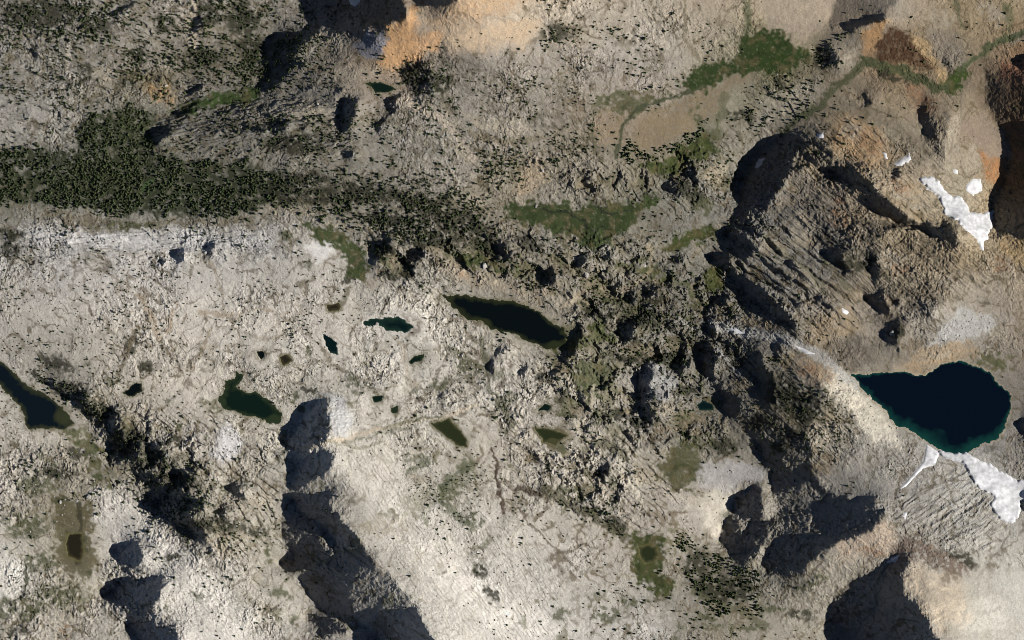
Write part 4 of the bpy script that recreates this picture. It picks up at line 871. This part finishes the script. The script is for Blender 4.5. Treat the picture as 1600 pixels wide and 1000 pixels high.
def ground_mat():
    m, nt, b = new_mat('mountain_ground')
    at = nt.nodes.new('ShaderNodeAttribute'); at.attribute_name = 'ground'
    geo = nt.nodes.new('ShaderNodeNewGeometry')
    n1 = nt.nodes.new('ShaderNodeTexNoise'); n1.inputs['Scale'].default_value = .26; n1.inputs['Detail'].default_value = 3; n1.inputs['Roughness'].default_value = .7
    nt.links.new(geo.outputs['Position'], n1.inputs['Vector'])
    mr = nt.nodes.new('ShaderNodeMapRange'); mr.inputs[1].default_value = .30; mr.inputs[2].default_value = .70; mr.inputs[3].default_value = .58; mr.inputs[4].default_value = 1.36; mr.clamp = True
    nt.links.new(n1.outputs[0], mr.inputs[0])
    gr = nt.nodes.new('ShaderNodeMapRange'); gr.inputs[1].default_value = .1; gr.inputs[2].default_value = .7; gr.inputs[3].default_value = .45; gr.inputs[4].default_value = 1.0
    nt.links.new(at.outputs['Alpha'], gr.inputs[0])
    bs = nt.nodes.new('ShaderNodeMapRange'); bs.inputs[1].default_value = .1; bs.inputs[2].default_value = .7; bs.inputs[3].default_value = .25; bs.inputs[4].default_value = 1.0
    nt.links.new(at.outputs['Alpha'], bs.inputs[0])
    mx = nt.nodes.new('ShaderNodeMix'); mx.data_type = 'RGBA'; mx.blend_type = 'MULTIPLY'; nt.links.new(gr.outputs[0], mx.inputs[0])
    nt.links.new(at.outputs['Color'], mx.inputs[6]); nt.links.new(mr.outputs[0], mx.inputs[7])
    nt.links.new(mx.outputs[2], b.inputs['Base Color'])
    bp = nt.nodes.new('ShaderNodeBump'); bp.inputs['Strength'].default_value = 1.0; bp.inputs['Distance'].default_value = 1.6
    n2 = nt.nodes.new('ShaderNodeTexNoise'); n2.inputs['Scale'].default_value = .3; n2.inputs['Detail'].default_value = 2
    nt.links.new(geo.outputs['Position'], n2.inputs['Vector'])
    nt.links.new(bs.outputs[0], bp.inputs['Strength'])
    nt.links.new(n2.outputs[0], bp.inputs['Height']); nt.links.new(bp.outputs[0], b.inputs['Normal'])
    return m

WATER = {  # shallow, deep
 'navy': ((.030, .034, .016), (.0035, .007, .010)), 'black': ((.020, .024, .010), (.0022, .0040, .0042)),
 'teal': ((.012, .030, .020), (.0022, .0085, .0085)), 'green': ((.020, .030, .014), (.0040, .0105, .0070)),
 'brown': ((.050, .042, .020), (.016, .014, .008)), 'olive': ((.052, .052, .024), (.020, .025, .010)),
 'deep': ((.0050, .036, .030), (.0015, .0042, .0092)),
}
def water_mat(kind):
    m, nt, b = new_mat('water_' + kind)
    sh, dp = WATER[kind]
    at = nt.nodes.new('ShaderNodeAttribute'); at.attribute_name = 'depth'
    geo = nt.nodes.new('ShaderNodeNewGeometry')
    nz = nt.nodes.new('ShaderNodeTexNoise'); nz.inputs['Scale'].default_value = .02; nz.inputs['Detail'].default_value = 3
    nt.links.new(geo.outputs['Position'], nz.inputs['Vector'])
    ad = nt.nodes.new('ShaderNodeMath'); ad.operation = 'MULTIPLY_ADD'; ad.inputs[1].default_value = .5
    nt.links.new(nz.outputs[0], ad.inputs[0]); nt.links.new(at.outputs['Fac'], ad.inputs[2])
    rp = nt.nodes.new('ShaderNodeValToRGB')
    rp.color_ramp.elements[0].position = .27; rp.color_ramp.elements[0].color = (*sh, 1)
    rp.color_ramp.elements[1].position = .72; rp.color_ramp.elements[1].color = (*dp, 1)
    nt.links.new(ad.outputs[0], rp.inputs[0]); nt.links.new(rp.outputs[0], b.inputs['Base Color'])
    b.inputs['Roughness'].default_value = .06; b.inputs['Specular IOR Level'].default_value = .3
    w = nt.nodes.new('ShaderNodeTexNoise'); w.inputs['Scale'].default_value = .35; w.inputs['Detail'].default_value = 2
    nt.links.new(geo.outputs['Position'], w.inputs['Vector'])
    bp = nt.nodes.new('ShaderNodeBump'); bp.inputs['Strength'].default_value = .08
    nt.links.new(w.outputs[0], bp.inputs['Height']); nt.links.new(bp.outputs[0], b.inputs['Normal'])
    return m

def noise_mat(name, c0, c1, scale, rough=.95):
    m, nt, b = new_mat(name)
    geo = nt.nodes.new('ShaderNodeNewGeometry')
    nz = nt.nodes.new('ShaderNodeTexNoise'); nz.inputs['Scale'].default_value = scale; nz.inputs['Detail'].default_value = 3
    nt.links.new(geo.outputs['Position'], nz.inputs['Vector'])
    rp = nt.nodes.new('ShaderNodeValToRGB')
    rp.color_ramp.elements[0].position = .35; rp.color_ramp.elements[0].color = (*c0, 1)
    rp.color_ramp.elements[1].position = .65; rp.color_ramp.elements[1].color = (*c1, 1)
    nt.links.new(nz.outputs[0], rp.inputs[0]); nt.links.new(rp.outputs[0], b.inputs['Base Color'])
    b.inputs['Roughness'].default_value = rough
    return m

M_GROUND = ground_mat()
M_SNOW = noise_mat('old_snow', (.42, .42, .42), (.64, .64, .65), .10, .7)
M_LEAF = noise_mat('conifer_needles', (.014, .022, .010), (.072, .092, .036), .16)
M_BARK = noise_mat('conifer_bark', (.05, .035, .025), (.09, .065, .045), 1.0)
M_SHRUB = noise_mat('scrub_leaves', (.024, .026, .014), (.060, .060, .034), .1)
M_ROCK = noise_mat('pale_boulder', (.24, .225, .20), (.40, .385, .355), .15)

# ------------------------------------------------------------------ terrain and meadows
HX = lambda x: (x - 800) * S
HY = lambda y: (500 - y) * S
VERT = np.stack([HX(X), HY(Y), H * S], -1).reshape(-1, 3).astype(np.float32)
idx = np.arange(NX * NY, dtype=np.int32).reshape(NY, NX)
QUAD = np.stack([idx[:-1, :-1], idx[1:, :-1], idx[1:, 1:], idx[:-1, 1:]], -1).reshape(-1, 4)
COLR = np.concatenate([C.reshape(-1, 3), np.clip(rough, 0, 1).reshape(-1, 1)], 1).astype(np.float32)
owner = np.full((NY - 1, NX - 1), -1, np.int32)
for i, d in enumerate(mead_sd):
    owner[(d[:-1, :-1] < 0) & (owner < 0)] = i
for i, (nm, poly, lab) in enumerate(LANDFORMS):
    d = sdf(poly, WX, WY, 20)
    owner[(d[:-1, :-1] < 0) & (owner < 0)] = 100 + i
owner = owner.ravel()

def piece(name, faces):
    used = np.unique(faces)
    remap = np.zeros(NX * NY, np.int32); remap[used] = np.arange(len(used))
    return np_obj(name, VERT[used], remap[faces], M_GROUND, False, {'ground': ('FLOAT_COLOR', COLR[used])})

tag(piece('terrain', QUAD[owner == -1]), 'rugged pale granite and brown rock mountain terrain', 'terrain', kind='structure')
for i, (poly, col, lab) in enumerate(MEADOWS):
    f = QUAD[owner == i]
    if len(f): tag(piece('meadow', f), lab, 'meadow', kind='structure')

for i, (nm, poly, lab) in enumerate(LANDFORMS):
    f = QUAD[owner == 100 + i]
    if len(f): tag(piece(nm, f), lab, nm.replace('_', ' '), kind='structure')

# ------------------------------------------------------------------ lakes and snow
def crop(mask):
    fm = mask[:-1, :-1] | mask[1:, :-1] | mask[1:, 1:] | mask[:-1, 1:]
    faces = QUAD[fm.ravel()]
    used = np.unique(faces)
    remap = np.zeros(NX * NY, np.int32); remap[used] = np.arange(len(used))
    return used, remap[faces]

wm = {k: water_mat(k) for k in WATER}
SHOALS = [(98, 652, 24), (757, 507, 18), (868, 541, 20), (700, 464, 12), (880, 520, 10), (430, 654, 10), (345, 628, 10), (865, 690, 10)]   # shallow bays
for (poly, kind, lab), d, lv in zip(LAKES, lake_sd, lake_lv):
    used, faces = crop(d < 1.2)
    V = VERT[used].copy(); V[:, 2] = lv * S
    span = 22.0 if kind == 'deep' else (14.0 if len(poly) > 10 else 6.0)
    wob = perlin(X / 38, Y / 38, 400).ravel()[used] * 1.1 + perlin(X / 11, Y / 11, 401).ravel()[used] * .35
    xu, yu = X.ravel()[used], Y.ravel()[used]
    if kind == 'deep': span = 6 + 34 * sstep(yu + .25 * (1450 - xu), 590, 690)     # the bed shelves gently at the lower end
    dep = np.clip(-d.ravel()[used] / span * (1 + wob), 0, 1)
    for su, sv, srad in SHOALS:
        dep = dep * sstep(np.hypot(xu - su, (yu - sv) * 1.4) + 5 * wob, srad * .45, srad * 1.25)
    o = np_obj('lake' if len(poly) > 11 else 'pond', V, faces, wm[kind], True, {'depth': ('FLOAT', dep)})
    tag(o, lab, 'lake' if len(poly) > 11 else 'pond', kind='structure')

def blur(F, r):
    for axn in (0, 1):
        P = np.pad(F.astype(np.float64), [(r + 1, r) if k == axn else (0, 0) for k in (0, 1)], mode='edge').cumsum(axn)
        n = F.shape[axn]
        F = (np.take(P, range(2 * r + 1, 2 * r + 1 + n), axn) - np.take(P, range(0, n), axn)) / (2 * r + 1)
    return F.astype(np.float32)
HB = blur(blur(H, 2), 2)
for poly, lab in SNOW:
    big = len(poly) > 10
    d = sdf(poly, SX if big else X32, SY if big else Y32, 30) - (1.2 if big else .1)
    used, faces = crop(d < 0.3)
    if not len(used): continue
    V = VERT[used].copy(); V[:, 2] = HB.ravel()[used] * S
    V[:, 2] += (sstep(-d.ravel()[used], -1.5, 2.2) * (5.0 if big else 2.6) - .6)
    tag(np_obj('snow_patch', V, faces, M_SNOW, True), lab, 'snow')

# ------------------------------------------------------------------ trees
def height(x, y): return bil(H, ax, ay, x, y) * S
water_d = np.minimum.reduce(lake_sd)
snow_m = np.zeros_like(X32)
for poly, _l in SNOW: snow_m = np.maximum(snow_m, sdf(poly, X32, Y32, 20) < 2)
clump = fbm(X, Y, 46, 3, 300); clump2 = fbm(X, Y, 15, 2, 310)

def sample(x, F): return bil(F, ax, ay, x[0], x[1])
tx, ty, tr, tw = [], [], [], []      # place, crown radius (metres), wood index
gt = np.array(GT, np.float32)
VEG = np.clip(np.maximum.reduce([HOLLOW, LEDGE, .8 * JT, .6 * PIT]), 0, 1).astype(np.float32)
VG = lambda a, b: np.maximum(sample((a, b), VEG), .8 * sample((a - 1.5, b), VEG))
N = 30000
px, py = rng.uniform(-20, 1620, N), rng.uniform(-20, 1020, N)
dens = bil(gt, np.arange(50, 1600, 100.0), np.arange(50, 1000, 100.0), px, py)
dens = dens * (1 + .9 * sample((px, py), BAND))
cl = sample((px, py), clump.astype(np.float32)) + .6 * sample((px, py), clump2.astype(np.float32))
prob = dens / (N / (1640 * 1040) * 1e4) * np.clip((.25 + 2.6 * cl) * (.25 + 2.6 * VG(px, py)), 0, 5)
md = sample((px, py), MEAD)
ok = (rng.random(N) < prob * (1 - .9 * md) * (1 - .8 * sample((px, py), SMOOTH)))
tx.append(px[ok]); ty.append(py[ok])
base = 1.7 + 1.7 * rng.random(ok.sum()) ** 2
small = (px[ok] < 620) & (py[ok] > 400) & (py[ok] < 690)
tr.append(base * np.where(small, .8, 1.1)); tw.append(np.full(ok.sum(), -1))
for wi, (poly, dn, sz, place) in enumerate(WOODS):
    P = np.array(poly); x0, x1, y0, y1 = P[:, 0].min(), P[:, 0].max(), P[:, 1].min(), P[:, 1].max()
    n = int((x1 - x0 + 24) * (y1 - y0 + 24) * dn / 1e4)
    px, py = rng.uniform(x0 - 12, x1 + 12, n), rng.uniform(y0 - 12, y1 + 12, n)
    jx, jy = px + 20 * perlin(px / 30, py / 30, 7) + 8 * perlin(px / 11, py / 11, 9), py + 20 * perlin(px / 30, py / 30, 8) + 8 * perlin(px / 11, py / 11, 10)
    ok = (sdf(poly, jx, jy) < 0) & (rng.random(n) < np.clip(.80 + 1.6 * sample((px, py), clump2.astype(np.float32)) + 1.8 * sample((px, py), clump.astype(np.float32)), .06, 1))
    if place in ('hill', 'knobs', 'top', 'gorge', 'slope', 'valley'): ok &= rng.random(n) < .08 + 1.5 * VG(px, py)
    tx.append(px[ok]); ty.append(py[ok]); tr.append(sz * (1.6 + 1.7 * rng.random(ok.sum()) ** 1.6)); tw.append(np.full(ok.sum(), wi))
tx, ty, tr, tw = map(np.concatenate, (tx, ty, tr, tw))
keep = (sample((tx, ty), water_d) > 3) & (sample((tx, ty), snow_m) < .2)
tx, ty, tr, tw = tx[keep], ty[keep], tr[keep], tw[keep]
th = tr * (1.9 + .9 * rng.random(len(tr)))

def crown_mesh(seed, sides=7, tiers=3):
    """unit crown: radius 1, height 1, drooping uneven tiers"""
    r_ = np.random.default_rng(seed); V, F = [], []
    for t in range(tiers):
        z0 = .12 + .72 * t / tiers; z1 = min(1.0, z0 + .46); rad = 1.0 - .78 * t / tiers
        b = len(V); ph = r_.random() * 6.28
        for k in range(sides):
            a = ph + 2 * np.pi * k / sides; q = rad * (.62 + .5 * r_.random())
            V.append((q * np.cos(a), q * np.sin(a), z0 + .07 * (r_.random() - .5)))
        V.append((.1 * (r_.random() - .5), .1 * (r_.random() - .5), z1)); V.append((0, 0, z0 + .1))
        for k in range(sides):
            k2 = (k + 1) % sides
            F.append((b + k, b + k2, b + sides)); F.append((b + k2, b + k, b + sides + 1))
    return np.array(V, np.float32), np.array(F, np.int32)

def trunk_mesh(sides=6):
    V, F = [], []
    for z, r in ((-.12, .13), (.1, .10), (.55, .06), (.96, .012)):
        for k in range(sides):
            a = 2 * np.pi * k / sides; V.append((r * np.cos(a), r * np.sin(a), z))
    for j in range(3):
        for k in range(sides):
            k2 = (k + 1) % sides
            F.append((j * sides + k, j * sides + k2, (j + 1) * sides + k2)); F.append((j * sides + k, (j + 1) * sides + k2, (j + 1) * sides + k))
    return np.array(V, np.float32), np.array(F, np.int32)

# the largest 300 stand as single trees
inside = (tx > 6) & (tx < 1594) & (ty > 6) & (ty < 994)
score = tr * inside * np.where(tw >= 0, 1, .98) + .25 * rng.random(len(tr))
for wi, w in enumerate(WOODS):
    if w[3] in ('forest', 'gorge', 'top'): score[tw == wi] -= .6
order = np.argsort(-score)
single = order[:300]; rest = order[300:]
crowns = [np_mesh('crown', *crown_mesh(900 + k, 9, 5), M_LEAF) for k in range(5)]
trunk = np_mesh('trunk', *trunk_mesh(), M_BARK)
PLACE = {'cliff': 'stand below the orange cliff', 'slope': 'groves on the tan slope at the top', 'valley': 'stand beside the upper right green valley', 'forest': 'dense valley forest', 'hill': 'wooded rocky hill above the long lake', 'top': 'wooded slope at the upper left', 'clump': 'dark clump above the bright green meadow',
 'tanhill': 'row along the lower edge of the tan hill', 'pond': 'wood right of the shallow olive pond', 'gully': 'gully leading to the shallow olive pond', 'gorge': 'shaded gorge at the left',
 'leftlake': 'thin wood along the left lake', 'knobs': 'hollows between granite knobs right of the long lake', 'ridge': 'dark stand on the grey ridge left of the blue lake', 'slab': 'green scrub on the pale lower slab'}
LAND = [((900, 350), 'bright green wet meadow'), ((790, 505), 'long black lake'), ((605, 508), 'teal lobed lake'), ((390, 625), 'ragged dark green lake'), ((1450, 630), 'blue lake'),
 ((40, 630), 'left lake'), ((1050, 190), 'tan hill'), ((620, 80), 'orange cliff'), ((595, 138), 'dark green tarn'), ((520, 650), 'grey pyramid dome'), ((1010, 870), 'shallow olive pond'), ((1140, 740), 'grey scree fan'),
 ((110, 840), 'brown marsh meadow'), ((495, 390), 'white talus'), ((1200, 80), 'dark green valley meadow'), ((860, 680), 'olive tarn at the basin centre'), ((100, 280), 'dense valley forest'), ((150, 100), 'pale upper left slope'),
 ((230, 460), 'pale granite plateau'), ((1020, 600), 'round grey dome'), ((680, 700), 'pale tan gully'), ((1180, 430), 'striped rock'), ((1300, 90), 'rust mound')]
def where(i):
    if tw[i] >= 0: 
        return 'dark green conifer in the ' + PLACE[WOODS[tw[i]][3]]
    k = min(LAND, key=lambda l: (l[0][0] - tx[i]) ** 2 + (l[0][1] - ty[i]) ** 2)
    dx, dy = tx[i] - k[0][0], ty[i] - k[0][1]
    side = ('right of' if dx > 0 else 'left of') if abs(dx) > abs(dy) else ('below' if dy > 0 else 'above')
    return 'scattered dark conifer %s the %s' % (side, k[1])
hz = height(tx, ty)
for n, i in enumerate(single):
    t = bpy.data.objects.new('conifer_tree', None); COL.objects.link(t)
    t.empty_display_size = 2
    t.location = (HX(tx[i]), HY(ty[i]), hz[i]); t.rotation_euler = (0, 0, rng.random() * 6.28)
    t.scale = (tr[i], tr[i] * (.85 + .3 * rng.random()), th[i])
    lab = where(i)
    tag(t, lab, 'tree', lab.replace('dark green conifer', 'conifers').replace('scattered dark conifer', 'scattered conifers'))
    for nm, me in (('crown', crowns[n % 5]), ('trunk', trunk)):
        c = bpy.data.objects.new(nm, me); COL.objects.link(c); c.parent = t

def scatter(name, protos, xs, ys, rad, hgt, mat, label, cat, sink=0.0):
    Vs, Fs, off = [], [], 0
    z = height(xs, ys)
    which = rng.integers(0, len(protos), len(xs)); ang = rng.random(len(xs)) * 6.283; sx = .85 + .3 * rng.random(len(xs))
    for k, (pv, pf) in enumerate(protos):
        s = which == k; n = int(s.sum())
        if not n: continue
        c, sn = np.cos(ang[s])[:, None], np.sin(ang[s])[:, None]
        r, q = rad[s][:, None], (rad[s] * sx[s])[:, None]
        vx = (pv[:, 0] * c - pv[:, 1] * sn) * r + HX(xs[s])[:, None]
        vy = (pv[:, 0] * sn + pv[:, 1] * c) * q + HY(ys[s])[:, None]
        vz = pv[:, 2] * hgt[s][:, None] + (z[s] - sink * hgt[s])[:, None]
        Vs.append(np.stack([vx, vy, vz], -1).reshape(-1, 3))
        Fs.append((pf[None] + (np.arange(n) * len(pv))[:, None, None] + off).reshape(-1, 3)); off += n * len(pv)
    o = np_obj(name, np.concatenate(Vs), np.concatenate(Fs), mat)
    return tag(o, label, cat, kind='stuff')

scatter('conifer_woods', [crown_mesh(70 + k, 6, 3) for k in range(8)], tx[rest], ty[rest], tr[rest], th[rest], M_LEAF, 'many small dark conifers covering valleys and slopes', 'trees')

# low scrub and dwarf pine on the open rock
N = 26000
px, py = rng.uniform(-20, 1620, N), rng.uniform(-20, 1020, N)
dens = bil(gt, np.arange(50, 1600, 100.0), np.arange(50, 1000, 100.0), px, py)
pr = np.clip(.03 + dens / 110, 0, 1) * np.clip(.1 + 1.6 * VG(px, py), .05, 1)
plat = (sdf([(-20,395),(430,400),(560,440),(700,480),(740,600),(520,640),(180,640),(-20,540)], px, py) < 0)
pr = np.maximum(pr, plat * np.where(px < 260, .72, .42) * (.45 + .9 * VG(px, py)))
slabm = (sdf([(600,700),(760,640),(960,830),(980,1000),(760,1000)], px, py) < 0)
pr = np.maximum(pr, slabm * .30 * (.3 + 1.2 * np.clip(.5 + 2 * sample((px, py), clump.astype(np.float32)), 0, 1)))
ok = (rng.random(N) < pr) & (sample((px, py), water_d) > 2) & (sample((px, py), snow_m) < .2) & (rng.random(N) > .9 * sample((px, py), SMOOTH))
px, py = px[ok], py[ok]
def dome(seed):
    r_ = np.random.default_rng(seed); V = [(0, 0, 1.0)]; F = []
    for j, (rr, z) in enumerate(((.62, .75), (1.0, .05))):
        for k in range(6):
            a = 2 * np.pi * (k + .5 * j) / 6; q = rr * (.75 + .5 * r_.random()); V.append((q * np.cos(a), q * np.sin(a), z))
    for k in range(6):
        k2 = (k + 1) % 6
        F += [(0, 1 + k, 1 + k2), (1 + k, 7 + k, 1 + k2), (1 + k2, 7 + k, 7 + k2)]
    return np.array(V, np.float32), np.array(F, np.int32)
sr = 1.0 + 1.5 * rng.random(len(px)) ** 2.5
scatter('scrub', [dome(k) for k in range(6)], px, py, sr, sr * .9, M_SHRUB, 'low dark scrub dotted over the bare rock', 'scrub', .1)

# ------------------------------------------------------------------ boulders
def boulder(seed, sub=2):
    r_ = np.random.default_rng(seed)
    import bmesh
    bm = bmesh.new(); bmesh.ops.create_icosphere(bm, subdivisions=sub, radius=1)
    V = np.array([v.co[:] for v in bm.verts], np.float32); F = np.array([[v.index for v in f.verts] for f in bm.faces], np.int32); bm.free()
    for _ in range(9):                      # chop flat facets
        n = r_.normal(size=3); n /= np.linalg.norm(n); dcut = .55 + .3 * r_.random()
        p = V @ n; V -= np.clip(p - dcut, 0, None)[:, None] * n[None].astype(np.float32)
    V[:, 2] *= .7
    return V.astype(np.float32), F
BOULD = [
 (589, 506, 4.5, 'pale boulder standing in the teal lobed lake'), (584, 510, 3.2, 'smaller pale boulder on the teal lobed lake shore'),
 (710, 494, 5.0, 'round white boulder by the left end of the long lake'), (757, 415, 8.0, 'large rounded pale rock above the long lake'),
 (916, 430, 9.0, 'large flat pale slab boulder among the knobs'), (137, 777, 7.0, 'round pale boulder on the marsh meadow corner'),
 (848, 266, 4.5, 'white boulder below the dark tree clump'), (1007, 415, 5.0, 'pale boulder beside the small olive glade'),
 (838, 322, 4.0, 'white rock on the upper edge of the bright meadow'), (497, 163, 4.5, 'white boulder in the upper left gorge'),
 (258, 133, 4.5, 'pale rock above the rusty outcrop at upper left'), (93, 785, 4.5, 'pale slab on the left of the brown marsh'),
 (118, 783, 4.5, 'flat pale slab at the top of the brown marsh'), (261, 711, 5.0, 'white boulder right of the shaded gorge woods'),
 (930, 635, 4.5, 'pale rock in the stony olive meadow'), (1393, 520, 7, 'dark topped boulder above the blue lake'),
]
for n, (bx_, by_, br, lab) in enumerate(BOULD):
    o = np_obj('boulder', boulder(300 + n)[0] * np.array([br * 1.15, br * .85, br * .8], np.float32), boulder(300 + n)[1], M_ROCK)
    o.location = (HX(bx_), HY(by_), float(height(np.array([bx_]), np.array([by_]))[0]) + br * .12)
    o.rotation_euler = (0, 0, n * 1.3)
    tag(o, lab, 'boulder')
TALUS = [([(1450,540),(1475,505),(1500,483),(1545,490),(1552,510),(1520,527)], 160), ([(1085,728),(1180,728),(1197,745),(1130,772),(1090,757)], 110),
 ([(1290,590),(1330,590),(1400,664),(1405,695),(1365,690)], 160), ([(328,717),(353,660),(383,697),(358,720)], 70), ([(1200,100),(1290,120),(1240,190),(1180,200)], 80),
 ([(560,460),(740,480),(760,600),(600,620),(540,540)], 500), ([(150,770),(290,860),(360,940),(250,900)], 260), ([(0,700),(150,700),(80,960),(0,960)], 240)]
bxs, bys = [], []
for poly, n in TALUS:
    P = np.array(poly); px, py = rng.uniform(P[:, 0].min(), P[:, 0].max(), n * 2), rng.uniform(P[:, 1].min(), P[:, 1].max(), n * 2)
    ok = (sdf(poly, px, py) < 0) & (sample((px, py), water_d) > 2)
    bxs.append(px[ok]); bys.append(py[ok])
bxs, bys = np.concatenate(bxs), np.concatenate(bys)
br = .8 + 2.4 * rng.random(len(bxs)) ** 4
kp = rng.random(len(bxs)) < .55
bxs, bys, br = bxs[kp], bys[kp], br[kp]
scatter('talus_blocks', [boulder(500 + k, 1) for k in range(6)], bxs, bys, br, br, M_ROCK, 'loose pale blocks strewn over talus and slabs', 'talus', -.15)
print('verts', NX * NY, 'trees', len(tx), 'scrub', len(px), 'H', float(H.min()), float(H.max()))
